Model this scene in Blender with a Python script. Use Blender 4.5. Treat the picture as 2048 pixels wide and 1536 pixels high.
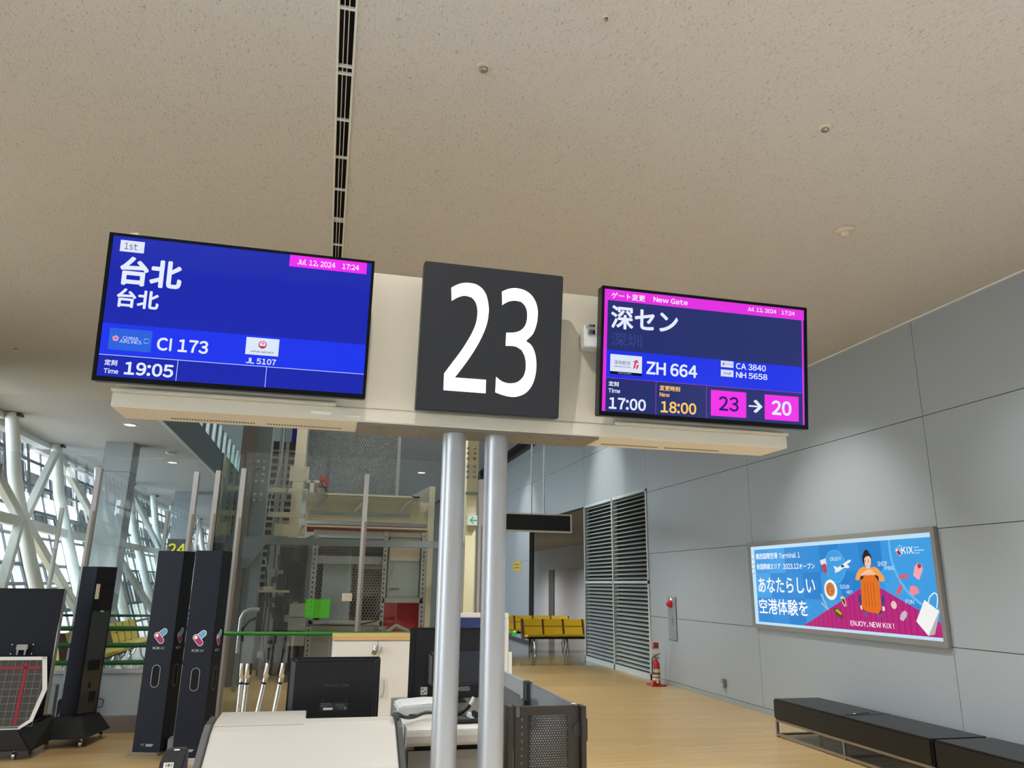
import bpy, bmesh, math, random
from mathutils import Vector, Matrix
random.seed(7)
for o in list(bpy.data.objects): bpy.data.objects.remove(o, do_unlink=True)
SC = bpy.context.scene
COL = SC.collection
rad = math.radians

# ---- brightness of the lamps
SKY = 9.5
LAMPS = [(x, y, 540) for x in (-3.2, .8, 4.2) for y in (-5, -2)]+[(-2.4, .2, 420), (1.2, .2, 200), (4.2, .2, 620)]+[(-1.5, 5.5, 200), (1.6, 6.6, 260), (-1.5, 8.6, 140), (1.9, 11, 260)]  # unseen ceiling spots, added to lift the ambient and floor light
WASH = [(3.6, 7.6, 4.33, 460, 66, 1., (5.825, 7.6, 1.6)), (3.7, 4.7, 4.33, 200, 70, 1., (5.825, 4.6, 1.4)), (3.2, 4.0, 4.33, 880, 115, .8, None), (3.4, 11.6, 4.33, 480, 110, .7, None), (3.7, 15.4, 5.68, 420, 56, 1., (5.825, 15.3, 3.7)), (3.7, 21.8, 5.68, 420, 56, 1., (5.825, 22, 3.2))]
KEY = 110
FAR = [(6.75, 25.3, 3.3, 600), (8.5, 19, 3.3, 500), (8.2, 31, 3.3, 1000), (8.2, 37, 3.3, 1000), (.2, 19.5, 5.6, 400), (-3.7, 14.9, 4.3, 60), (-3.8, 19.6, 4.3, 60), (1.0, 17, 5.6, 300), (.4, 13.0, 5.65, 150), (1.2, 13.2, 5.65, 150)]  # downlights in view, plus unseen lamps added to brighten corridor, atrium and elevator shaft
WIN_Y = (-7, -1.5, 6.1, 13.5, 19, 25, 31, 37)
SLOTY = [2.8, 3.223, 3.667, 3.732, 4.179, 4.615, 5.053, 5.517, 5.56, 6.0, 6.44, 6.88, 7.32, 7.39, 7.83, 8.27, 8.71, 9.15, 9.22, 9.66, 10.1, 10.54, 10.98, 11.05, 11.49, 11.93, 12.37]

# ------------------------------------------------------------------ camera
YAW, PIT, ROL = rad(13.5075), rad(15.0533), rad(.8304)
_f = Vector((math.sin(YAW)*math.cos(PIT), math.cos(YAW)*math.cos(PIT), math.sin(PIT)))
_r = Vector((math.cos(YAW), -math.sin(YAW), 0)); _u = _r.cross(_f)
_r2 = math.cos(ROL)*_r + math.sin(ROL)*_u; _u2 = -math.sin(ROL)*_r + math.cos(ROL)*_u
cam = bpy.data.objects.new('camera', bpy.data.cameras.new('camera')); COL.objects.link(cam)
cam.data.sensor_width = 36; cam.data.lens = 1494.6/2048*36; cam.data.clip_end = 1000; cam.data.clip_start = .05
M = Matrix((_r2, _u2, -_f)).transposed().to_4x4(); M.translation = (0, 0, 1.6)
cam.matrix_world = M; SC.camera = cam

# ------------------------------------------------------------------ world, view
vs = SC.view_settings
vs.view_transform = 'Standard'; vs.look = 'None'; vs.gamma = 1; vs.use_curve_mapping = False; vs.exposure = 0
SC.cycles.use_denoising = True; SC.cycles.max_bounces = 8; SC.cycles.transparent_max_bounces = 40
SC.cycles.sample_clamp_indirect = 6; SC.cycles.caustics_reflective = False; SC.cycles.caustics_refractive = False
W = bpy.data.worlds.new('overcast'); SC.world = W; W.use_nodes = True
bg = W.node_tree.nodes['Background']; bg.inputs[0].default_value = (.86, .93, 1, 1); bg.inputs[1].default_value = SKY

# ------------------------------------------------------------------ lamps
def lamp(kind, loc, energy, color=(1, .93, .83), size=.15, target=None, cone=110, blend=.6, sx=None, sy=None):
    d = bpy.data.lights.new('lamp', kind); d.energy = energy; d.color = color
    if kind == 'SPOT': d.shadow_soft_size = size; d.spot_size = rad(cone); d.spot_blend = blend
    if kind == 'AREA': d.shape = 'RECTANGLE'; d.size = sx; d.size_y = sy
    o = bpy.data.objects.new('scene_light', d); COL.objects.link(o); o.location = loc  # one name for downlights, added fill lamps and window portals
    if target is not None:
        o.rotation_euler = (Vector(target)-Vector(loc)).to_track_quat('-Z', 'Y').to_euler()
    return o
WARM = (1, .955, .895)
for lx, ly, e in LAMPS:
    lamp('SPOT', (lx, ly, 4.33), e, WARM, .1, None, 125, .7)
for lx, ly, lz, e, cone, bl, tg in WASH:                                  # wall-grazing downlights, plus unseen lamps added to lift wall and floor
    lamp('SPOT', (lx, ly, lz), e, (1, .98, .95), .06, tg, cone, bl)
lamp('SPOT', (.03, 1.9, 4.33), KEY, WARM, .03, (.35, 3.3, 1.2), 120, .5)
for lx, ly, lz, e in FAR:
    lamp('SPOT', (lx, ly, lz), e, (1, .95, .88), .1, None, 150, 1.)
for wy in WIN_Y:                      # light portals in the window wall (they only guide the sky light in)
    o = lamp('AREA', (-5.75, wy, 2.4), 1, target=(0, wy, 1.9), sx=6.6, sy=4.6); o.data.cycles.is_portal = True

# ------------------------------------------------------------------ helpers
def lin(h):
    h = h.lstrip('#'); c = [int(h[i:i+2], 16)/255 for i in (0, 2, 4)]
    return tuple((v/12.92 if v <= .04045 else ((v+.055)/1.055)**2.4) for v in c)+(1,)
MATS = {}
def mat(name, col, rough=.5, metal=0., spec=.5, emis=None, es=0., noise=None, coat=0.):
    if name in MATS: return MATS[name]
    m = bpy.data.materials.new(name); m.use_nodes = True; MATS[name] = m
    nt = m.node_tree; b = nt.nodes['Principled BSDF']
    c = lin(col) if isinstance(col, str) else tuple(col)+(1,)
    b.inputs['Base Color'].default_value = c; b.inputs['Roughness'].default_value = rough
    b.inputs['Metallic'].default_value = metal; b.inputs['Specular IOR Level'].default_value = spec
    b.inputs['Coat Weight'].default_value = coat
    if emis:
        b.inputs['Emission Color'].default_value = lin(emis); b.inputs['Emission Strength'].default_value = es
    if noise:                                         # fine surface grain: (scale, amount)
        tc = nt.nodes.new('ShaderNodeTexCoord'); n = nt.nodes.new('ShaderNodeTexNoise'); n.inputs['Scale'].default_value = noise[0]
        n.inputs['Detail'].default_value = 3
        hs = nt.nodes.new('ShaderNodeMixRGB'); hs.blend_type = 'MULTIPLY'; hs.inputs[0].default_value = noise[1]
        hs.inputs[1].default_value = c
        nt.links.new(tc.outputs['Object'], n.inputs['Vector']); nt.links.new(n.outputs['Fac'], hs.inputs[2])
        nt.links.new(hs.outputs[0], b.inputs['Base Color'])
        bp = nt.nodes.new('ShaderNodeBump'); bp.inputs['Strength'].default_value = noise[1]*.3; bp.inputs['Distance'].default_value = .002
        nt.links.new(n.outputs['Fac'], bp.inputs['Height']); nt.links.new(bp.outputs[0], b.inputs['Normal'])
    return m
def glow(col, s=1.0):
    n = 'glow_'+col.strip('#')+('' if s == 1 else '_%g' % s)
    if n in MATS: return MATS[n]
    m = mat(n, '#000000', .25, 0, .3, col, s)
    return m
def glass(name, tint=(.93, .98, .97), refl=1.0, ior=1.45):
    m = bpy.data.materials.new(name); m.use_nodes = True; nt = m.node_tree; nt.nodes.clear()
    out = nt.nodes.new('ShaderNodeOutputMaterial'); mx = nt.nodes.new('ShaderNodeMixShader')
    t = nt.nodes.new('ShaderNodeBsdfTransparent'); t.inputs[0].default_value = tuple(tint)+(1,)
    g = nt.nodes.new('ShaderNodeBsdfGlossy'); g.inputs['Roughness'].default_value = .0; g.inputs[0].default_value = (refl, refl, refl, 1)
    fr = nt.nodes.new('ShaderNodeFresnel'); fr.inputs[0].default_value = ior
    nt.links.new(fr.outputs[0], mx.inputs[0]); nt.links.new(t.outputs[0], mx.inputs[1]); nt.links.new(g.outputs[0], mx.inputs[2])
    nt.links.new(mx.outputs[0], out.inputs[0]); MATS[name] = m
    return m
def perforated(name, col, pitch, hole, rough=.5, metal=.3, axes='xz'):
    m = mat(name, col, rough, metal); nt = m.node_tree; b = nt.nodes['Principled BSDF']; out = nt.nodes['Material Output']
    tc = nt.nodes.new('ShaderNodeTexCoord'); sp = nt.nodes.new('ShaderNodeSeparateXYZ'); nt.links.new(tc.outputs['Object'], sp.inputs[0])
    def math_(op, a, bb=None):
        n = nt.nodes.new('ShaderNodeMath'); n.operation = op
        for i, v in enumerate((a, bb)):
            if v is None: continue
            if isinstance(v, (int, float)): n.inputs[i].default_value = v
            else: nt.links.new(v, n.inputs[i])
        return n.outputs[0]
    X, Z = sp.outputs['XYZ'.index(axes[0].upper())], sp.outputs['XYZ'.index(axes[1].upper())]
    ry = pitch*.866
    def cell(ox, oz):
        a = math_('SUBTRACT', math_('FLOORED_MODULO', math_('ADD', X, ox), pitch), pitch/2)
        c = math_('SUBTRACT', math_('FLOORED_MODULO', math_('ADD', Z, oz), 2*ry), ry)
        return math_('SQRT', math_('ADD', math_('MULTIPLY', a, a), math_('MULTIPLY', c, c)))
    d = math_('MINIMUM', cell(100., 100.), cell(100.+pitch/2, 100.+ry))
    k = math_('LESS_THAN', d, hole)
    tr = nt.nodes.new('ShaderNodeBsdfTransparent'); mx = nt.nodes.new('ShaderNodeMixShader')
    nt.links.new(k, mx.inputs[0]); nt.links.new(b.outputs[0], mx.inputs[1]); nt.links.new(tr.outputs[0], mx.inputs[2]); nt.links.new(mx.outputs[0], out.inputs[0])
    return m

ORG = {}
class MB:
    def __init__(s): s.v = []; s.f = []; s.mi = []; s.m = 0
    def add(s, vs, fs):
        o = len(s.v); s.v += [Vector(v) for v in vs]; s.f += [[i+o for i in f] for f in fs]; s.mi += [s.m]*len(fs); return s
    def box(s, x0, x1, y0, y1, z0, z1):
        return s.pts8([(x0,y0,z0),(x1,y0,z0),(x1,y1,z0),(x0,y1,z0),(x0,y0,z1),(x1,y0,z1),(x1,y1,z1),(x0,y1,z1)])
    def pts8(s, p):
        return s.add(p, [(0,3,2,1),(4,5,6,7),(0,1,5,4),(1,2,6,5),(2,3,7,6),(3,0,4,7)])
    def bar(s, a, b, w, h=None, up=(0,0,1)):
        a, b = Vector(a), Vector(b); h = h or w; d = (b-a).normalized(); up = Vector(up)
        if abs(d.dot(up)) > .98: up = Vector((0,1,0))
        x = d.cross(up).normalized(); z = x.cross(d).normalized()
        c = [x*i*w/2+z*j*h/2 for i, j in ((-1,-1),(1,-1),(1,1),(-1,1))]
        return s.add([a+k for k in c]+[b+k for k in c], [(3,2,1,0),(4,5,6,7),(0,1,5,4),(1,2,6,5),(2,3,7,6),(3,0,4,7)])
    def tube(s, pts, r, seg=12, cap=True):
        pts = [Vector(p) for p in pts]; rs = r if isinstance(r, (list, tuple)) else [r]*len(pts); rings = []; x = None
        for i, p in enumerate(pts):
            d = (pts[min(i+1, len(pts)-1)]-pts[max(i-1, 0)]).normalized()
            if x is None:
                x = d.orthogonal().normalized()
            else:
                x = (x-d*x.dot(d)).normalized()
            y = d.cross(x)
            rings.append([p+(x*math.cos(2*math.pi*k/seg)+y*math.sin(2*math.pi*k/seg))*rs[i] for k in range(seg)])
        vs = [v for rg in rings for v in rg]; fs = []
        for i in range(len(pts)-1):
            for k in range(seg):
                a = i*seg+k; b = i*seg+(k+1) % seg; fs.append((a, b, b+seg, a+seg))
        if cap: fs += [tuple(range(seg))[::-1], tuple(range((len(pts)-1)*seg, len(pts)*seg))]
        return s.add(vs, fs)
    def cyl(s, a, b, r, seg=24): return s.tube([a, b], r, seg)
    def lathe(s, c, prof, seg=24, ax=(0,0,1)):
        q = Vector((0,0,1)).rotation_difference(Vector(ax)); c = Vector(c); vs = []
        for r, z in prof:
            for k in range(seg):
                t = 2*math.pi*k/seg; vs.append(c+q @ Vector((r*math.cos(t), r*math.sin(t), z)))
        fs = [(i*seg+k, i*seg+(k+1) % seg, (i+1)*seg+(k+1) % seg, (i+1)*seg+k) for i in range(len(prof)-1) for k in range(seg)]
        fs += [tuple(range(seg))[::-1], tuple(range((len(prof)-1)*seg, len(prof)*seg))]
        return s.add(vs, fs)
    def prism(s, poly, fn, d0, d1):                   # outline (a,b) swept between two depths by fn(a,b,d)
        n = len(poly); vs = [fn(a, b, d0) for a, b in poly]+[fn(a, b, d1) for a, b in poly]
        return s.add(vs, [tuple(range(n))[::-1], tuple(range(n, 2*n))]+[(i, (i+1) % n, n+(i+1) % n, n+i) for i in range(n)])
    def build(s, name, m, parent=None, bevel=0, smooth=False, kind=None, seg=2):
        org = ORG.get(parent.name, Vector((0,0,0))) if parent else Vector((0,0,0))
        me = bpy.data.meshes.new(name); me.from_pydata([v-org for v in s.v], [], s.f)
        for k in (m if isinstance(m, (list, tuple)) else [m]): me.materials.append(k)
        for p, i in zip(me.polygons, s.mi): p.material_index = i
        bm = bmesh.new(); bm.from_mesh(me); bmesh.ops.recalc_face_normals(bm, faces=bm.faces)
        if bevel:
            es = [e for e in bm.edges if len(e.link_faces) == 2 and e.calc_face_angle() > .6]
            bmesh.ops.bevel(bm, geom=es, offset=bevel, segments=seg, affect='EDGES', clamp_overlap=True)
        bm.to_mesh(me); bm.free()
        if smooth:
            for p in me.polygons: p.use_smooth = True
            me.set_sharp_from_angle(angle=rad(35))
        o = bpy.data.objects.new(name, me); COL.objects.link(o)
        if parent: o.parent = parent; ORG[o.name] = org
        if kind: o['kind'] = kind
        return o
def tag(o, label, cat, group=None):
    o['label'] = label; o['category'] = cat
    if group: o['group'] = group
    return o
def thing(name, label, cat, loc=(0,0,0), group=None):
    o = bpy.data.objects.new(name, None); COL.objects.link(o); o.location = loc; o.empty_display_size = .1; ORG[o.name] = Vector(loc)
    return tag(o, label, cat, group)
def dup(root, loc, rotz=None, label=None, group=None):
    r = root.copy(); COL.objects.link(r); r.location = loc
    if rotz is not None: r.rotation_euler = (0, 0, rotz)
    if label: r['label'] = label
    if group: r['group'] = group
    for ch in list(root.children):
        c = ch.copy(); COL.objects.link(c); c.parent = r
        for g in list(ch.children):
            d = g.copy(); COL.objects.link(d); d.parent = c
    return r
def B(name, m, parent, *boxes, bevel=0, kind=None):
    mb = MB()
    for b in boxes: mb.box(*b)
    return mb.build(name, m, parent, bevel, kind=kind)
def glyphs(s, bold=0., shear=0.):
    """flat lettering as (verts, faces); every glyph comes from the same sans face, set tight"""
    cu = bpy.data.curves.new('lettering', 'FONT'); cu.shear = shear; cu.resolution_u = 3
    to = bpy.data.objects.new('lettering', cu); COL.objects.link(to)
    V, F, x = [], [], 0.
    for ch in s:
        if ch == ' ': x += .26; continue
        if ch == 'I':                                 # plain stem
            o = len(V); V += [(x+.10, 0), (x+.175, 0), (x+.175, .735), (x+.10, .735)]; F.append((o, o+1, o+2, o+3)); x += .27; continue
        wide = ord(ch) > 255; cu.body = ch if wide else chr(ord(ch)+0xFEE0); bpy.context.view_layer.update()
        me = bpy.data.meshes.new_from_object(to.evaluated_get(bpy.context.evaluated_depsgraph_get()))
        xs = [v.co.x for v in me.vertices]; o = len(V); lo = min(xs)
        off = x if wide else x-lo+(.10 if ch in 'ilI1' else .045)
        V += [(v.co.x+off, v.co.y) for v in me.vertices]; F += [tuple(i+o for i in p.vertices) for p in me.polygons]
        x += 1.0 if wide else max(xs)-lo+(.20 if ch in 'il1' else .13 if ch in ',.:' else .10)
        bpy.data.meshes.remove(me)
    bpy.data.objects.remove(to, do_unlink=True); bpy.data.curves.remove(cu)
    if bold:                                          # heavier strokes: the outline spread a little to every side
        n = len(V); base = list(V); V, fb = [], F; F = []
        for k in range(8):
            o = len(V); V += [(x+bold*math.cos(k*math.pi/4), y+bold*math.sin(k*math.pi/4)) for x, y in base]; F += [tuple(i+o for i in f) for f in fb]
    return V, F
def label_text(name, s, m, parent, fn, bb, d, bold=0., shear=0.):
    """lettering fitted into the rectangle bb=(a0,b0,a1,b1) of the surface fn(a,b,d)"""
    V, F = glyphs(s, bold, shear)
    xs = [v[0] for v in V]; ys = [v[1] for v in V]
    x0, x1, y0, y1 = min(xs), max(xs), min(ys), max(ys); a0, b0, a1, b1 = bb
    mb = MB(); mb.add([fn(a0+(x-x0)/(x1-x0)*(a1-a0), b0+(y-y0)/(y1-y0)*(b1-b0), d) for x, y in V], F)
    return mb.build(name, m, parent)
def flat(name, m, parent, fn, poly, d, t=.0004):
    return MB().prism(poly, fn, d, d+t).build(name, m, parent)
def rect(bb): a0, b0, a1, b1 = bb; return [(a0,b0),(a1,b0),(a1,b1),(a0,b1)]
def ell(c, ra, rb, n=28, t0=0, t1=360): return [(c[0]+ra*math.cos(rad(t0+(t1-t0)*k/n)), c[1]+rb*math.sin(rad(t0+(t1-t0)*k/n))) for k in range(n)]
def capsule(c, w, l, ang, n=8):
    p = [(w*math.cos(t), l+w*math.sin(t)) for t in [math.pi*k/n for k in range(n+1)]]+[(w*math.cos(t), -l+w*math.sin(t)) for t in [math.pi+math.pi*k/n for k in range(n+1)]]
    ca, sa = math.cos(ang), math.sin(ang)
    return [(c[0]+x*ca-y*sa, c[1]+x*sa+y*ca) for x, y in p]
def emblem(parent, fn, c, h, d, mats):
    """two crossed capsules, pale blue over magenta, with a white dot"""
    for k, (mm, grow) in enumerate(((mats[0], 1.18), (mats[1], 1.0))):
        flat('emblem', mm, parent, fn, capsule((c[0]+.13*h, c[1]+.15*h), .17*h*grow, .20*h, -.85), d+.0006*k)
    for k, (mm, grow) in enumerate(((mats[0], 1.18), (mats[2], 1.0))):
        flat('emblem', mm, parent, fn, capsule((c[0]-.02*h, c[1]-.13*h), .17*h*grow, .22*h, .75), d+.0012+.0006*k)
    flat('emblem', mats[0], parent, fn, ell((c[0]-.17*h, c[1]+.03*h), .11*h, .11*h, 14), d+.0026)

# ---- measured outlines (metres on each surface)
LS={'first': (-0.8419, 0.5156, -0.7961, 0.542), 'first_box': (-0.8581, 0.5066, -0.7724, 0.5518), 't1': (-0.8484, 0.3748, -0.6253, 0.4891), 't2': (-0.8482, 0.2871, -0.6981, 0.3618), 'tab': (-0.2295, 0.5181, 0.0778, 0.5659), 'date': (-0.1992, 0.5259, -0.0485, 0.5536), 'clock': (-0.0209, 0.5295, 0.0471, 0.5527), 'scr': (-0.8867, 0.0161, 0.0992, 0.5669), 'band': (-0.886, 0.1001, 0.0981, 0.2216), 'vl1': (-0.6073, 0.0579), 'vl2': (-0.2806, 0.057), 'ci': (-0.858, 0.1211, -0.7083, 0.2043), 'china': (-0.8102, 0.1632, -0.7545, 0.1757), 'airl': (-0.8199, 0.1493, -0.7433, 0.1624), 'plum': (-0.8349, 0.165), 'swirl': (-0.7266, 0.1633), 'ci173': (-0.6885, 0.1312, -0.5032, 0.1826), 'jal': (-0.3659, 0.1444, -0.2413, 0.2132), 'jc': (-0.3034, 0.1863), 'jt': (-0.348, 0.1536, -0.2588, 0.1607), 'jl': (-0.3599, 0.108, -0.2468, 0.1314), 'tei': (-0.8629, 0.0599, -0.8186, 0.0823), 'time': (-0.862, 0.0292, -0.8116, 0.0487), 't1905': (-0.7926, 0.029, -0.6193, 0.0796)}
RS={'scr': (1.1272, 0.0194, 2.1235, 0.5686), 'top': (1.1397, 0.5185, 2.1199, 0.5686), 'gate': (1.1551, 0.5274, 1.3174, 0.5567), 'newgate': (1.3577, 0.5313, 1.5264, 0.5555), 'date': (1.8295, 0.5344, 1.9812, 0.5575), 'clock': (2.009, 0.5368, 2.0788, 0.5565), 'shen': (1.1557, 0.3908, 1.4793, 0.4968), 'ghost': (1.1577, 0.3108, 1.3055, 0.3745), 'band': (1.1385, 0.1686, 2.1161, 0.2929), 'logo': (1.1577, 0.1985, 1.3077, 0.275), 'zh': (1.3282, 0.1972, 1.5766, 0.2565), 'la': (1.6947, 0.26, 1.7584, 0.2896), 'lb': (1.6948, 0.217, 1.7584, 0.2487), 'ca': (1.7708, 0.2559, 1.9246, 0.2846), 'nh': (1.7708, 0.2161, 1.932, 0.2435), 'tei': (1.152, 0.1311, 1.1994, 0.1529), 'time': (1.1516, 0.1019, 1.2069, 0.1219), 't17': (1.1552, 0.0304, 1.3294, 0.0829), 'hen': (1.3939, 0.1289, 1.4927, 0.1527), 'new': (1.3943, 0.1014, 1.4426, 0.1207), 't18': (1.4001, 0.0306, 1.5732, 0.0828), 'v1': (1.3769, 0.0919), 'v2': (1.6234, 0.0927), 'b1': (1.6455, 0.0331, 1.8233, 0.1503), 'n23': (1.6849, 0.0579, 1.7843, 0.1251), 'arr': (1.8358, 0.0607, 1.9064, 0.1189), 'b2': (1.9182, 0.0329, 2.0947, 0.1492), 'n20': (1.9536, 0.0561, 2.0566, 0.1247), 'strip': ((1.1397, 0.5174), (2.115, 0.1848))}
DG={'two': [(0.435, 0.4989), (0.452, 0.5103), (0.475, 0.5218), (0.5025, 0.5272), (0.537, 0.5255), (0.5665, 0.5099), (0.587, 0.4819), (0.5986, 0.4397), (0.601, 0.4039), (0.596, 0.3586), (0.5822, 0.3126), (0.5594, 0.2602), (0.5271, 0.2016), (0.4947, 0.151), (0.4705, 0.1155), (0.6037, 0.1159), (0.6047, 0.0588), (0.4259, 0.059), (0.4248, 0.1292), (0.4556, 0.1769), (0.4851, 0.2214), (0.5119, 0.2678), (0.5358, 0.3172), (0.5496, 0.3601), (0.5529, 0.3992), (0.5498, 0.4258), (0.5409, 0.4489), (0.5253, 0.4653), (0.4984, 0.4702), (0.4779, 0.4657), (0.4579, 0.4553), (0.4393, 0.4414)], 'three': [(0.6551, 0.5048), (0.6758, 0.5167), (0.6968, 0.5238), (0.718, 0.5267), (0.755, 0.5215), (0.7865, 0.5028), (0.8075, 0.4731), (0.8175, 0.4375), (0.8178, 0.3979), (0.8118, 0.3639), (0.7985, 0.3294), (0.7704, 0.298), (0.7955, 0.281), (0.8121, 0.2494), (0.8196, 0.2141), (0.8209, 0.1814), (0.8163, 0.1423), (0.8027, 0.1027), (0.7768, 0.0713), (0.7444, 0.0554), (0.7147, 0.0516), (0.6787, 0.0566), (0.6462, 0.0659), (0.6467, 0.1321), (0.667, 0.1178), (0.6882, 0.11), (0.7121, 0.1089), (0.7388, 0.1162), (0.7603, 0.135), (0.7719, 0.1596), (0.7748, 0.1925), (0.7691, 0.2278), (0.7539, 0.2564), (0.7292, 0.2692), (0.7049, 0.2712), (0.6822, 0.2692), (0.682, 0.3266), (0.7084, 0.329), (0.7324, 0.3354), (0.7548, 0.3513), (0.7684, 0.3768), (0.772, 0.4086), (0.7684, 0.4356), (0.7577, 0.4558), (0.7419, 0.4688), (0.7174, 0.4712), (0.6962, 0.4678), (0.6784, 0.4599), (0.6591, 0.4458)]}
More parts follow.
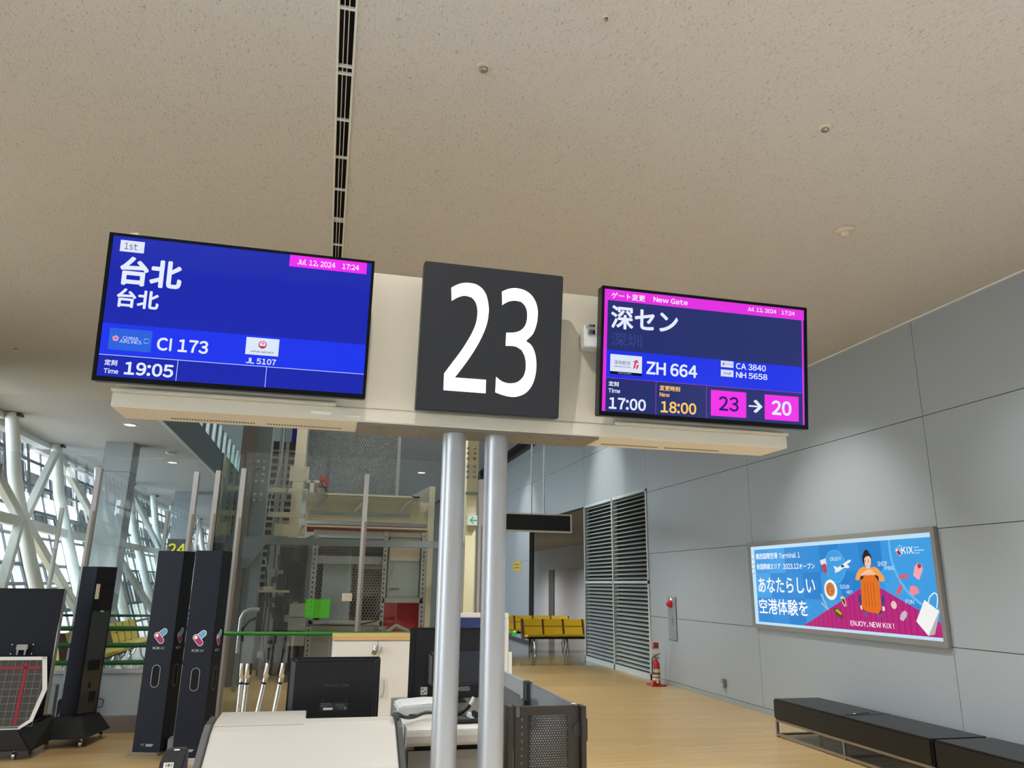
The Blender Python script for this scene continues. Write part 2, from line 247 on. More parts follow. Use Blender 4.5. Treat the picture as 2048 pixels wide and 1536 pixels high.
AD={'outer': [(-0.064, 2.227), (3.365, 2.204), (3.351, 1.087), (-0.064, 1.075)], 'lit': [(0.017, 2.172), (3.33, 2.155), (3.312, 1.131), (0.009, 1.127)], 'art': [(0.072, 2.123), (3.298, 2.11), (3.286, 1.17), (0.079, 1.167)], 'text': [('関西国際空港', 0.148, 1.985, 0.663, 2.064), ('Terminal 1', 0.704, 1.983, 1.15, 2.054), ('新国際線エリア', 0.151, 1.849, 0.716, 1.926), ('2023.12', 0.774, 1.846, 1.108, 1.914), ('オープン', 1.117, 1.843, 1.436, 1.91), ('あなたらしい', 0.156, 1.55, 1.407, 1.744), ('空港体験を', 0.145, 1.276, 1.223, 1.474), ('KIX', 2.902, 1.965, 3.065, 2.035), ('Kansai', 3.085, 2.018, 3.146, 2.031), ('International', 3.08, 1.987, 3.209, 2.005), ('Airport', 3.075, 1.959, 3.152, 1.976), ('ENJOY, NEW KIX !', 1.993, 1.21, 2.673, 1.27), ('ENJOY', 1.74, 1.924, 1.94, 1.969), ('SHOP', 2.528, 1.849, 2.673, 1.9), ('PING', 2.632, 1.806, 2.767, 1.849), ('GOUR', 1.876, 1.612, 2.034, 1.656), ('MET', 1.977, 1.559, 2.082, 1.593), ('FUN', 2.878, 1.47, 2.99, 1.513)], 'polys': {'pink': [(1.08, 1.173), (2.183, 1.614), (2.523, 1.62), (3.293, 1.302), (3.286, 1.17)], 'b1': [(1.788, 1.866)], 'b1r': [(1.974, 1.862)], 'b3': [(2.616, 1.752)], 'b3r': [(2.701, 1.751)], 'b2': [(3.329, 2.036)], 'b2r': [(2.692, 2.076)], 'suit': [(2.217, 1.744), (2.257, 1.757), (2.473, 1.759), (2.506, 1.742), (2.492, 1.401), (2.47, 1.363), (2.44, 1.356), (2.23, 1.378), (2.197, 1.386), (2.187, 1.408)], 'corner1': [(2.202, 1.716), (2.217, 1.744), (2.257, 1.757), (2.271, 1.738), (2.232, 1.71)], 'corner2': [(2.44, 1.756), (2.489, 1.755), (2.505, 1.733), (2.494, 1.687), (2.475, 1.72)], 'corner3': [(2.201, 1.408), (2.201, 1.384), (2.263, 1.374), (2.223, 1.387)], 'corner4': [(2.44, 1.356), (2.476, 1.363), (2.496, 1.407), (2.473, 1.384)], 'hair': [(2.28, 1.901), (2.28, 1.958), (2.31, 2.002), (2.33, 2.024), (2.36, 2.032), (2.384, 2.02), (2.393, 1.997), (2.422, 1.97), (2.431, 1.925), (2.42, 1.887), (2.4, 1.865), (2.3, 1.867)], 'face': [(2.311, 1.934), (2.349, 1.961), (2.399, 1.96), (2.422, 1.926), (2.41, 1.876), (2.384, 1.837), (2.357, 1.825), (2.329, 1.838), (2.309, 1.872)], 'sweater': [(2.127, 1.722), (2.157, 1.778), (2.213, 1.829), (2.272, 1.85), (2.33, 1.844), (2.379, 1.837), (2.458, 1.847), (2.515, 1.818), (2.562, 1.763), (2.595, 1.72), (2.574, 1.69), (2.511, 1.693), (2.503, 1.742), (2.44, 1.753), (2.257, 1.757), (2.217, 1.744), (2.198, 1.708), (2.136, 1.705)], 'handL': [(2.224, 1.766), (2.289, 1.799), (2.359, 1.819), (2.425, 1.811), (2.43, 1.795), (2.362, 1.782), (2.292, 1.764), (2.239, 1.755)], 'handR': [(2.308, 1.76), (2.354, 1.787), (2.422, 1.798), (2.46, 1.775), (2.454, 1.759), (2.392, 1.765), (2.341, 1.756)], 'legL': [(2.138, 1.518), (2.164, 1.55), (2.203, 1.551), (2.201, 1.43), (2.165, 1.452), (2.144, 1.479)], 'legR': [(2.513, 1.563), (2.549, 1.536), (2.549, 1.488), (2.52, 1.439), (2.503, 1.428)], 'footL': [(2.158, 1.435), (2.202, 1.436), (2.197, 1.386), (2.165, 1.396)], 'footR': [(2.509, 1.439), (2.544, 1.429), (2.541, 1.392), (2.506, 1.391)], 'shoeL': [(2.219, 1.364), (2.258, 1.366), (2.259, 1.328), (2.236, 1.312), (2.219, 1.331)], 'shoeR': [(2.441, 1.362), (2.481, 1.363), (2.479, 1.326), (2.452, 1.314), (2.435, 1.329)], 'plane': [(1.786, 1.788), (1.8, 1.818), (1.773, 1.866), (1.798, 1.865), (1.842, 1.847), (1.921, 1.875), (2.038, 1.925), (2.084, 1.932), (2.09, 1.915), (2.013, 1.879), (2.046, 1.861), (2.052, 1.843), (2.015, 1.838), (1.962, 1.845), (1.863, 1.805)], 'wing': [(1.9, 1.863), (1.94, 1.88), (1.97, 1.862), (1.934, 1.845)], 'pass': [(1.547, 1.883), (1.629, 1.899), (1.652, 1.796), (1.607, 1.778)], 'paper': [(1.529, 1.938), (1.597, 1.949), (1.638, 1.96), (1.651, 1.88), (1.629, 1.899), (1.547, 1.883)], 'plate': [(1.671, 1.598)], 'plater': [(1.789, 1.599)], 'food': [(1.667, 1.602)], 'foodr': [(1.748, 1.603)], 'fork1': [(1.483, 1.548), (1.508, 1.555), (1.531, 1.513), (1.608, 1.378), (1.59, 1.383), (1.509, 1.5)], 'fork2': [(1.475, 1.445), (1.502, 1.452), (1.617, 1.372), (1.601, 1.366)], 'sand': [(1.691, 1.38), (1.736, 1.405), (1.841, 1.362), (1.866, 1.289), (1.846, 1.276), (1.75, 1.313)], 'sand2': [(1.731, 1.37), (1.78, 1.383), (1.847, 1.34), (1.826, 1.321)], 'bread': [(1.847, 1.518), (1.895, 1.534), (1.928, 1.508), (1.942, 1.429), (1.913, 1.413), (1.881, 1.444)], 'bread2': [(1.862, 1.496), (1.917, 1.5), (1.93, 1.434), (1.908, 1.439)], 'dress': [(3.055, 1.841), (3.095, 1.869), (3.142, 1.859), (3.157, 1.808), (3.088, 1.702), (3.018, 1.749)], 'dress2': [(3.094, 1.861), (3.138, 1.86), (3.141, 1.829), (3.107, 1.814), (3.089, 1.835)], 'shoe1': [(2.808, 1.756), (2.86, 1.755), (2.906, 1.77), (2.948, 1.76), (2.935, 1.723), (2.876, 1.719), (2.824, 1.719)], 'shoe2': [(2.753, 1.582), (2.795, 1.635), (2.831, 1.672), (2.85, 1.651), (2.834, 1.604), (2.806, 1.567), (2.768, 1.561)], 'bag': [(2.953, 1.636), (3.001, 1.651), (3.055, 1.636), (3.075, 1.586), (2.984, 1.549), (2.948, 1.574)], 'ball': [(2.682, 1.455)], 'ballr': [(2.723, 1.456)], 'pend': [(2.805, 1.386), (2.845, 1.406), (2.877, 1.383), (2.864, 1.347), (2.805, 1.298), (2.764, 1.317), (2.778, 1.359)], 'shop': [(3.131, 1.515), (3.3, 1.415), (3.127, 1.177), (2.988, 1.307)], 'shopside': [(3.3, 1.415), (3.304, 1.399), (3.21, 1.196), (3.127, 1.177)], 'head1': [(3.178, 1.488), (3.204, 1.543), (3.264, 1.583), (3.302, 1.574), (3.303, 1.52), (3.279, 1.442)], 'kixb': [(2.86, 2.025)], 'kixr': [(2.853, 1.983)], 'dot': [(2.847, 2.002)], 'sock': [(0.033, 2.028), (0.024, 1.957), (0.016, 1.893), (0.007, 1.83)]}}

# ------------------------------------------------------------------ materials of the place
def procedural(name, build):
    m = bpy.data.materials.new(name); m.use_nodes = True; MATS[name] = m
    build(m.node_tree, m.node_tree.nodes['Principled BSDF'], m.node_tree.nodes.new, m.node_tree.links.new); return m
def _ceil(nt, b, N, L):
    tc = N('ShaderNodeTexCoord'); mp = N('ShaderNodeMapping'); mp.inputs['Scale'].default_value = (95, 45, 60)
    L(tc.outputs['Object'], mp.inputs[0]); n = N('ShaderNodeTexNoise'); n.inputs['Scale'].default_value = 1; n.inputs['Detail'].default_value = 3; n.inputs['Distortion'].default_value = .8
    L(mp.outputs[0], n.inputs['Vector']); r = N('ShaderNodeValToRGB'); r.color_ramp.elements[0].position = .30; r.color_ramp.elements[1].position = .40
    r.color_ramp.elements[0].color = (.38, .37, .35, 1); r.color_ramp.elements[1].color = (.585, .572, .558, 1)
    L(n.outputs['Fac'], r.inputs[0]); L(r.outputs[0], b.inputs['Base Color']); b.inputs['Roughness'].default_value = .95; b.inputs['Specular IOR Level'].default_value = .1
    bp = N('ShaderNodeBump'); bp.inputs['Strength'].default_value = .5; bp.inputs['Distance'].default_value = .01
    L(n.outputs['Fac'], bp.inputs['Height']); L(bp.outputs[0], b.inputs['Normal'])
M_CEIL = procedural('pitted_ceiling_plaster', _ceil)
def _wood(nt, b, N, L):
    tc = N('ShaderNodeTexCoord'); mp = N('ShaderNodeMapping'); L(tc.outputs['Object'], mp.inputs[0])
    br = N('ShaderNodeTexBrick'); br.offset = .37; br.inputs['Scale'].default_value = 1; br.inputs['Brick Width'].default_value = .9; br.inputs['Row Height'].default_value = .075
    br.inputs['Mortar Size'].default_value = .0012; br.inputs['Bias'].default_value = 0
    br.inputs['Color1'].default_value = lin('#c6aa7a'); br.inputs['Color2'].default_value = lin('#b69c68'); br.inputs['Mortar'].default_value = lin('#8f7148')
    L(mp.outputs[0], br.inputs['Vector'])
    m2 = N('ShaderNodeMapping'); m2.inputs['Scale'].default_value = (2.2, 45, 1); L(tc.outputs['Object'], m2.inputs[0])
    n = N('ShaderNodeTexNoise'); n.inputs['Scale'].default_value = 1.4; n.inputs['Detail'].default_value = 5; L(m2.outputs[0], n.inputs['Vector'])
    r = N('ShaderNodeValToRGB'); r.color_ramp.elements[0].color = (.72, .70, .66, 1); r.color_ramp.elements[1].color = (1.06, 1.06, 1.06, 1); L(n.outputs['Fac'], r.inputs[0])
    mx = N('ShaderNodeMixRGB'); mx.blend_type = 'MULTIPLY'; mx.inputs[0].default_value = .8; L(br.outputs['Color'], mx.inputs[1]); L(r.outputs[0], mx.inputs[2])
    L(mx.outputs[0], b.inputs['Base Color']); b.inputs['Roughness'].default_value = .32; b.inputs['Specular IOR Level'].default_value = .4
M_WOOD = procedural('oak_floor', _wood)
def _tile(nt, b, N, L):
    tc = N('ShaderNodeTexCoord'); br = N('ShaderNodeTexBrick'); br.offset = 0; br.inputs['Scale'].default_value = 1; br.inputs['Brick Width'].default_value = .6; br.inputs['Row Height'].default_value = .6
    br.inputs['Mortar Size'].default_value = .003; br.inputs['Color1'].default_value = lin('#7a7468'); br.inputs['Color2'].default_value = lin('#827c70'); br.inputs['Mortar'].default_value = lin('#5a564e')
    L(tc.outputs['Object'], br.inputs['Vector']); L(br.outputs['Color'], b.inputs['Base Color']); b.inputs['Roughness'].default_value = .12; b.inputs['Specular IOR Level'].default_value = .6
M_TILE = procedural('polished_grey_tile', _tile)
M_WALL = mat('satin_grey_wall_panel', '#a3aaae', .42, .25, .5, noise=(900, .10))
M_GROOVE = mat('dark_groove', '#3c3e3f', .8)
M_WHITE = mat('white_paint', '#dfe0dc', .5)
M_SOFF = mat('white_soffit', '#b7babd', .8, noise=(300, .05))
M_TUBE = mat('white_steel_tube', '#eaefec', .4)
M_MULL = mat('dark_grey_mullion', '#5b6067', .45, .3)
M_BLACK = mat('black_plastic', '#0d0e11', .4)
M_NAVY = mat('dark_navy_sheet_metal', '#121826', .55, .1, .3)
M_DARK = mat('charcoal_sheet_metal', '#35322f', .5, .2)
M_CHROME = mat('polished_steel', '#d8d9d8', .12, 1)
M_STEEL = mat('brushed_steel', '#a9a8a4', .32, 1)
M_ALU = mat('satin_aluminium', '#c3c4c6', .35, .55)
M_CREAM = mat('cream_sheet_metal', '#d3ccba', .5, noise=(500, .04))
M_GREEN = mat('green_painted_rail', '#2f8a35', .35, 0, .5)
M_DKGREEN = mat('dark_green_painted_rail', '#18552b', .35, 0, .5)
M_COL = mat('grey_column_cladding', '#a6adb5', .45, .1)
G_SCREEN = glass('screen_glass', (.94, .97, .965), 1.0, 1.5)
G_WIN = glass('window_glass', (.93, .97, 1.0), .9, 1.35)
G_EDGE = glass('green_tinted_glass', (.84, .94, .91), 1.0, 1.5)

# ------------------------------------------------------------------ setting
ZC = 4.36; YE = 12.8; XW = 5.825
B('floor', M_WOOD, None, (-12, 12, 2.2, 15.8, -.1, 0), kind='structure')
B('floor', mat('neutral_bounce_carpet', '#c4c4c2', .9), None, (-12, 12, -9, 2.2, -.1, 0), kind='structure')  # unseen floor, made pale neutral so light bounced to the ceiling is less orange
B('floor', M_TILE, None, (-12, 16, 15.8, 45, -.1, 0), kind='structure')
B('ceiling', M_CEIL, None, (-6.3, -.145, -9, YE, ZC, ZC+.12), (-.05, XW+.2, -9, YE, ZC, ZC+.12), kind='structure')
B('ceiling', M_SOFF, None, (-6.45, -3.05, YE, 45, ZC+.02, ZC+.2), kind='structure')
B('ceiling', M_SOFF, None, (-3.05, 5.40, YE+.1, 40, 5.72, 5.85), kind='structure')
B('trim_5', M_GROOVE, None, (5.40, 5.95, YE+.1, 40, 5.83, 5.86), (5.40, 5.41, YE+.1, 40, 5.72, 5.83), kind='structure')
B('trim_1', M_WHITE, None, (-3.0, 5.8, YE, YE+.1, ZC, 5.85), kind='structure')
B('trim_2', M_WHITE, None, (XW-.018, XW+.01, -9, YE, ZC-.014, ZC-.001), kind='structure')
# right wall of large satin panels
mb = MB(); g = .0035
ys = [-9, -4.05, -.6, 2.83, 6.26, 9.63, 13.205]; zs = [.07, 1.09, 2.195, 3.325, ZC]
for y0, y1 in zip(ys, ys[1:]):
    for z0, z1 in zip(zs, zs[1:]): mb.box(XW, XW+.05, y0+g, y1-g, z0+g, z1-g)
for y0, y1 in ((13.205, 16.8), (16.8, 21.77), (21.77, 26.5), (26.5, 31), (31, 40)):
    for z0, z1 in ((3.40, 4.55), (4.55, 5.42), (5.42, 5.62)): mb.box(XW, XW+.05, y0+g, y1-g, z0+g, z1-g)
for y0, y1 in ((21.77, 26.5), (26.5, 31), (31, 40)):
    for z0, z1 in ((.07, 2.3), (2.3, 3.4)): mb.box(XW, XW+.05, y0+g, y1-g, z0+g, z1-g)
mb.m = 1
mb.box(XW+.05, XW+.15, -9, 13.205, 0, ZC+.1); mb.box(XW+.05, XW+.15, 13.205, 40, 3.4, 5.85); mb.box(XW+.05, XW+.15, 21.77, 40, 0, 3.4)
mb.box(XW+.0, XW+.1, 21.74, 21.77, 0, 3.4)
mb.build('wall_right', [M_WALL, M_GROOVE], None, kind='structure')
B('baseboard_right', mat('grey_skirting', '#8f9694', .5), None, (XW-.012, XW+.05, -9, 13.2, 0, .068), kind='structure')
# space behind the opening in the right wall
M_RECESS = mat('blue_grey_wall', '#b2b6bf', .6)
B('wall_recess', M_RECESS, None, (11.1, 11.2, 13, 45, 0, 3.4), (5.95, 11.2, 13.0, 13.1, 0, 3.4), kind='structure')
B('ceiling', mat('warm_grey_soffit', '#8c867a', .8), None, (5.98, 11.2, 13, 45, 3.40, 3.5), kind='structure')
B('door_1', mat('dark_door_edge', '#4b4c50', .5), None, (11.06, 11.1, 36.6, 37.5, 0, 2.35), kind='structure')
B('door_2', M_RECESS, None, (11.05, 11.1, 31.6, 35.6, 0.02, 2.3), kind='structure')
B('wall_end', mat('pale_end_wall', '#a8a8a0', .7), None, (-12, 16, 44.9, 45, 0, 6), (-3.0, 5.8, 40, 40.1, 0, 5.85), kind='structure')
B('wall_back', mat('warm_back_wall', '#8f8a82', .7), None, (-12, 12, -9.1, -9, 0, 4.5), kind='structure')
# fascia of the floor above, along the atrium
M_FASC = mat('slate_fascia', '#87949a', .5, .1)
B('trim_3', M_FASC, None, (-3.05, -3.0, YE+.1, 40, ZC-.01, 5.05), kind='structure')
B('trim_4', M_ALU, None, (-3.07, -2.99, YE+.1, 40, ZC-.03, ZC-.01), kind='structure')
# ---- window wall with white structural tubes
def prof(z):
    t = [(-.2, -4.02), (0, -4.1), (1.425, -4.618), (1.802, -4.764), (2.653, -5.06), (3.325, -5.271), (4.37, -5.48), (4.6, -5.52)]
    for (za, xa), (zb, xb) in zip(t, t[1:]):
        if za <= z <= zb: return xa+(xb-xa)*(z-za)/(zb-za)
def fx(z, y, off=0): return prof(z)-.3*min(1.1, max(-1, (y-14.4)/3.3))+off
Y0, DY = 14.4, 3.3
zs = [-.02, .45, .9, 1.425, 1.802, 2.25, 2.653, 3.0, 3.325, 3.8, 4.36]
k0 = -7; k1 = 9
n = 0
for k in range(k0, k1):
    if k in (-4, -2): continue  # unseen bays closed to darken the ceiling; the one between admits cool light
    y = Y0+DY*k; n += 1
    w = bpy.data.objects.new('window_%d' % n, None); COL.objects.link(w); w['kind'] = 'structure'; ORG[w.name] = Vector((0,0,0))
    mb = MB()
    for j in range(4):
        yy = y+DY*j/4; t = .10 if j == 2 else (.045 if j else .08)
        for a, b in zip(zs, zs[1:]): mb.bar((fx(a, yy, -.55), yy, a), (fx(b, yy, -.55), yy, b), .035, t, up=(0,1,0))
    for z in (.45, .95, 1.5, 1.85, 2.4, 2.95, 3.5, 4.02): mb.bar((fx(z, y, -.55), y, z), (fx(z, y+DY, -.55), y+DY, z), .035, .06)
    mb.build('window_frame', M_MULL, w)
    mb = MB()
    for a, b in zip(zs, zs[1:]):
        mb.add([(fx(a, y, -.60), y, a), (fx(a, y+DY, -.60), y+DY, a), (fx(b, y+DY, -.60), y+DY, b), (fx(b, y, -.60), y, b)], [(0,1,2,3)])
    mb.build('pane', G_WIN, w)
    B('sill', M_WHITE, w, (fx(4.3, y)-.62, fx(4.3, y)-.40, y, y+DY, 4.26, 4.37))
t = thing('window_truss', 'white steel tube columns and crossing braces standing inside the slanted window wall', 'truss', (-4.1, 14.4, 0))
def mid(y): return Vector((fx(2.55, y), y, 2.55))
for k in range(-1, 8):
    y = Y0+DY*k
    c_ = MB().tube([(fx(z, y), y, z) for z in zs], .105, 14).build('column', M_TUBE, t, smooth=True)
    B('cap', mat('black_bracket', '#222326', .5), c_, (fx(4.3, y)+.02, fx(4.3, y)+.14, y-.06, y+.12, 4.32, 4.36))
for k in range(-1, 7):
    y = Y0+DY*k; y2 = y+DY
    ym, yo = (y, y2) if k % 2 == 0 else (y2, y)
    for zt in (4.15, .75):
        s = 1 if yo > ym else -1
        MB().bar(mid(ym)+Vector((0, s*.08, 0)), Vector((fx(zt, yo), yo-s*.12, zt)), .15, .13, up=(1,0,0)).build('diagonal_brace', M_TUBE, t, bevel=.01)
    MB().bar((fx(2.5, y, -.02), y+.1, 2.5), (fx(2.5, y2, -.02), y2-.1, 2.5), .16, .16).build('horizontal_brace', M_TUBE, t, bevel=.01)
B('wall_left_blocker', mat('pale_blocker_wall', '#a9abab', .7), None, (-6.3, -5.6, Y0-4*DY, Y0-3*DY, 0, ZC), (-6.3, -5.6, Y0-2*DY, Y0-DY, 0, ZC), kind='structure')  # unseen wall sections added to keep window light off the near ceiling
# outdoors
B('ground', mat('pale_apron_concrete', '#b9bcbd', .9), None, (-400, -8, -150, 500, -4.2, -4), kind='structure')
t = thing('boarding_bridge', 'pale grey boarding bridge outside the left windows', 'bridge', (-14, 40, -4))
B('cabin', mat('pale_grey_cladding', '#c2c8cc', .6), t, (-15.6, -13.2, 26, 60, -.2, 2.2), bevel=.1)
B('bridge_leg', M_ALU, t, (-14.8, -14.2, 38, 38.6, -4, -.2))
B('roof_rail', mat('grey_band', '#8d949b', .6), t, (-15.7, -13.1, 26, 60, 2.2, 2.35))
t = thing('aircraft_tail', 'distant white aircraft tail fin with a red mark, seen through the windows', 'aircraft', (-125, 190, -4))
fn = lambda a, b, d: (-125+a*.83+d*.55, 190+a*.55-d*.83, b)
MB().prism([(-7, 2.0), (5, 2.0), (6, 14), (2.4, 14)], fn, -.4, .4).build('tail_fin', M_WHITE, t)
MB().prism([(-30, 2.2), (8, 2.2), (8, -.8), (-30, -2.4)], fn, -2, 2).build('fuselage', M_WHITE, t, bevel=.8)
MB().prism(ell((1.6, 6.8), 2.6, 2.6)+ell((1.6, 6.8), 1.7, 1.7)[::-1][:0], fn, .41, .45).build('red_mark', mat('red_mark', '#c8202c', .5), t)
# ------------------------------------------------------------------ ceiling fittings
t = thing('slot_diffuser', 'long black linear air slot with white frame running along the ceiling', 'air vent', (-.1, 7, ZC))
mb = MB()
for x in (-.145, -.058): mb.box(x, x+.012, -8.9, YE-.02, ZC-.006, ZC+.06)
mb.build('frame', M_WHITE, t)
B('recess', mat('black_recess', '#08080a', .9), t, (-.15, -.04, -9, YE, ZC+.06, ZC+.07))
mb = MB()
for x in (-.111, -.088): mb.box(x, x+.004, -8.9, YE-.02, ZC-.001, ZC+.02)
mb.build('blade', M_WHITE, t)
for y in SLOTY: B('crossbar', M_WHITE, t, (-.133, -.058, y-.008, y+.008, ZC-.003, ZC+.01))
def sprinkler(loc, r, label):
    t = thing('sprinkler', label, 'sprinkler', loc, 'ceiling sprinklers')
    x, y, z = loc
    MB().lathe(loc, [(r*1.7, 0), (r*1.6, -.006), (r*1.1, -.010)]).build('escutcheon', mat('beige_plastic', '#cfc5b4', .5), t, smooth=True)
    MB().lathe(loc, [(r, -.008), (r, -.020), (r*.7, -.026)]).build('heat_plate', M_STEEL, t, smooth=True)
sprinkler((.648, 3.48, ZC), .024, 'round steel ceiling sprinkler high above the number sign, right of the air slot')
sprinkler((2.808, 3.491, ZC), .024, 'round steel ceiling sprinkler at upper right, above the smoke detector')
sprinkler((1.166, 2.949, ZC), .010, 'tiny dark ceiling sensor near the top edge of the photo')
sprinkler((-3.94, 10.08, ZC), .03, 'small dark sprinkler on the ceiling left of the left flight screen')
t = thing('smoke_detector', 'beige round smoke detector on the ceiling above the right flight screen', 'smoke detector', (3.811, 4.634, ZC))
MB().lathe((3.811, 4.634, ZC), [(.075, 0), (.078, -.012), (.06, -.022)]).build('base', mat('beige_plastic', '#cfc5b4', .5), t, smooth=True)
MB().lathe((3.811, 4.634, ZC), [(.035, -.02), (.036, -.042), (.026, -.055), (.008, -.06)]).build('sensor_head', mat('beige_plastic', '#cfc5b4', .5), t, smooth=True)
def downlight(loc, label, r=.10, s=1.6):
    t = thing('downlight', label, 'ceiling light', loc, 'recessed ceiling downlights')
    MB().lathe(loc, [(r*1.25, 0), (r*1.25, -.012), (r, -.014)], 28).build('trim_ring', M_WHITE, t, smooth=True)
    MB().lathe(loc, [(r, -.013), (r*.97, -.016)], 28).build('lens', glow('#fff4dc', s), t)
downlight((-3.70, 14.9, ZC+.02), 'round ceiling downlight nearest, under the left end of the left screen')
downlight((-3.79, 19.58, ZC+.02), 'round ceiling downlight farther back on the left soffit, above the gate 24 sign')
downlight((3.35, 28.6, 5.72), 'round ceiling downlight in the far ceiling between elevator frame and sign pole', .14, 2)
downlight((6.75, 25.5, 3.40), 'bright downlight in the low ceiling beyond the louvre wall', .16, 2.5)
for x, y, l in ((-2.75, 13.3, 'flat white ceiling disc hidden partly behind the left end of the sign beam'), (-3.55, 18.0, 'small white ceiling disc beside the far left downlight')):
    t = MB().lathe((x, y, ZC+.02), [(.11, 0), (.11, -.025), (.08, -.05)], 24).build('ceiling_speaker', M_WHITE, None, smooth=True); tag(t, l, 'ceiling speaker')
# ------------------------------------------------------------------ gate sign on twin poles
TL_ = rad(7.0)
UV = Vector((0, -math.sin(TL_), math.cos(TL_))); NV = Vector((0, -math.cos(TL_), -math.sin(TL_))); P0 = Vector((0, 3.0, 2.32))
def T(a, b, d): return P0+Vector((a, 0, 0))+UV*b+NV*d
def tbox(mb, a0, a1, b0, b1, d0, d1): return mb.prism([(a0,b0),(a1,b0),(a1,b1),(a0,b1)], T, d0, d1)
t = thing('sign_stand', 'cream sign beam on two grey round poles carrying the gate number and both flight screens', 'sign stand', (.606, 3.2, 0))
for px in (.512, .700):
    p = MB().cyl((px, 3.2, .012), (px, 3.2, 2.236), .0512, 40).build('pole', mat('silver_painted_pole', '#aeb0b2', .34, .45, noise=(700, .06)), t, smooth=True)
B('base_plate', M_STEEL, t, (.40, .81, 3.08, 3.32, 0, .012), bevel=.003)
B('crossbeam', M_CREAM, t, (-.85, 2.095, 3.098, 3.33, 2.245, 2.303), bevel=.004)
B('back_panel', M_CREAM, t, (-.84, 2.085, 3.105, 3.20, 2.303, 2.918), bevel=.004)
for x0, x1 in ((-.853, 0), (1.22, 2.098)): B('lip', M_CREAM, t, (x0, x1, 3.082, 3.105, 2.303, 2.317), bevel=.003)
pl = B('mounting_plate', mat('grey_steel_plate', '#77736c', .5, .3), t, (.09, 1.15, 3.105, 3.325, 2.235, 2.2455), bevel=.002)
for x in (.19, .37, .84, 1.02):
    for y in (3.15, 3.28): MB().cyl((x, y, 2.2345), (x, y, 2.2355), .008, 12).build('bolt', M_BLACK, pl)
for x0, x1 in ((-.66, -.33), (-.28, .02), (1.22, 1.50), (1.54, 1.82)):
    mb = MB(); x = x0
    while x < x1: mb.box(x, x+.006, 3.255, 3.275, 2.2440, 2.2452); x += .0115
    mb.build('vent', mat('dark_vent_slot', '#4e483e', .8), t)
MB().prism([(-.885, 2.83), (-.82, 2.83), (-.82, 2.935), (-.84, 2.932), (-.862, 2.922), (-.885, 2.90)], lambda a, b, d: Vector((a, d, b)), 3.0, 3.06).build('end_bracket', M_CREAM, t)
hk = B('cable_bracket', M_WHITE, t, (1.062, 1.16, 3.035, 3.105, 2.64, 2.745), bevel=.004)
B('clip', M_CHROME, hk, (1.075, 1.11, 3.028, 3.036, 2.70, 2.72), (1.068, 1.11, 3.026, 3.032, 2.735, 2.745))
B('tape', mat('white_tape', '#eeeae0', .6), t, (.04, .10, 3.0955, 3.0975, 2.262, 2.268), (-.10, -.02, 3.0955, 3.0975, 2.266, 2.278))

# ---- the number sign
t = thing('gate_number_sign', 'square charcoal sign with large glowing white number 23 between the two screens', 'sign', (.62, 3.0, 2.29))
tbox(MB(), .317, .930, -.028, .605, -.07, 0).build('sign_box', mat('charcoal_sign_face', '#23252a', .5, .1), t, bevel=.004)
tbox(MB(), .45, .80, .1, .5, -.135, -.07).build('mount', M_DARK, t)
def smooth_loop(pts, n=4):
    out = []; N = len(pts)
    for i in range(N):
        p0, p1, p2, p3 = [Vector(pts[(i+k) % N]) for k in (-1, 0, 1, 2)]
        a = (p1-p0).angle(p2-p1, 0); b = (p2-p1).angle(p3-p2, 0)
        if a > .55: p0 = 2*p1-p2
        if b > .55: p3 = 2*p2-p1
        for k in range(n):
            s = k/n; out.append(tuple(.5*((2*p1)+(p2-p0)*s+(2*p0-5*p1+4*p2-p3)*s*s+(3*p1-p0-3*p2+p3)*s**3)))
    return out
for key in ('two', 'three'):
    MB().prism(smooth_loop(DG[key]), T, .0005, .0025).build('numeral', glow('#fffdf6', 1.8), t)

# ---- flight screens
WH = '#e4ebff'
def screen(name, label, x0, x1, y0, y1):
    t = thing(name, label, 'screen', ((x0+x1)/2, 3.0, 2.32), None)
    tbox(MB(), x0, x1, y0, y1, -.055, -.001).build('casing', M_BLACK, t, bevel=.004)
    mb = MB()
    tbox(mb, x0, x1, y1-.011, y1, -.002, .004); tbox(mb, x0, x1, y0, y0+.019, -.002, .004); tbox(mb, x0, x0+.012, y0+.019, y1-.011, -.002, .004); tbox(mb, x1-.012, x1, y0+.019, y1-.011, -.002, .004)
    mb.build('bezel', mat('glossy_black_bezel', '#06070b', .3, 0, .2), t)
    tbox(MB(), x0+.1, x1-.1, .15, .42, -.118, -.055).build('wall_mount', M_DARK, t)
    return t
def gl(c, s=1.0): return glow(c, s)
SGL = {}
def scr_mat(col):
    """a lit screen colour under glossy glass"""
    n = 'screen_'+col.strip('#')
    if n in MATS: return MATS[n]
    return mat(n, '#020203', .06, 0, .32, col, 1.0)
def panel(scr, bb, col, d, name='colour_band'): return flat(name, scr_mat(col), scr, T, rect(bb), d)
def word(scr, s, bb, col, d=.0032, bold=.022, shear=0): return label_text('lettering', s, glow(col), scr, T, bb, d, bold, shear)
def word2(scr, s, bb, col, d=.0032, bold=.012): return label_text('lettering', s, glow(col), scr, T, bb, d, bold)

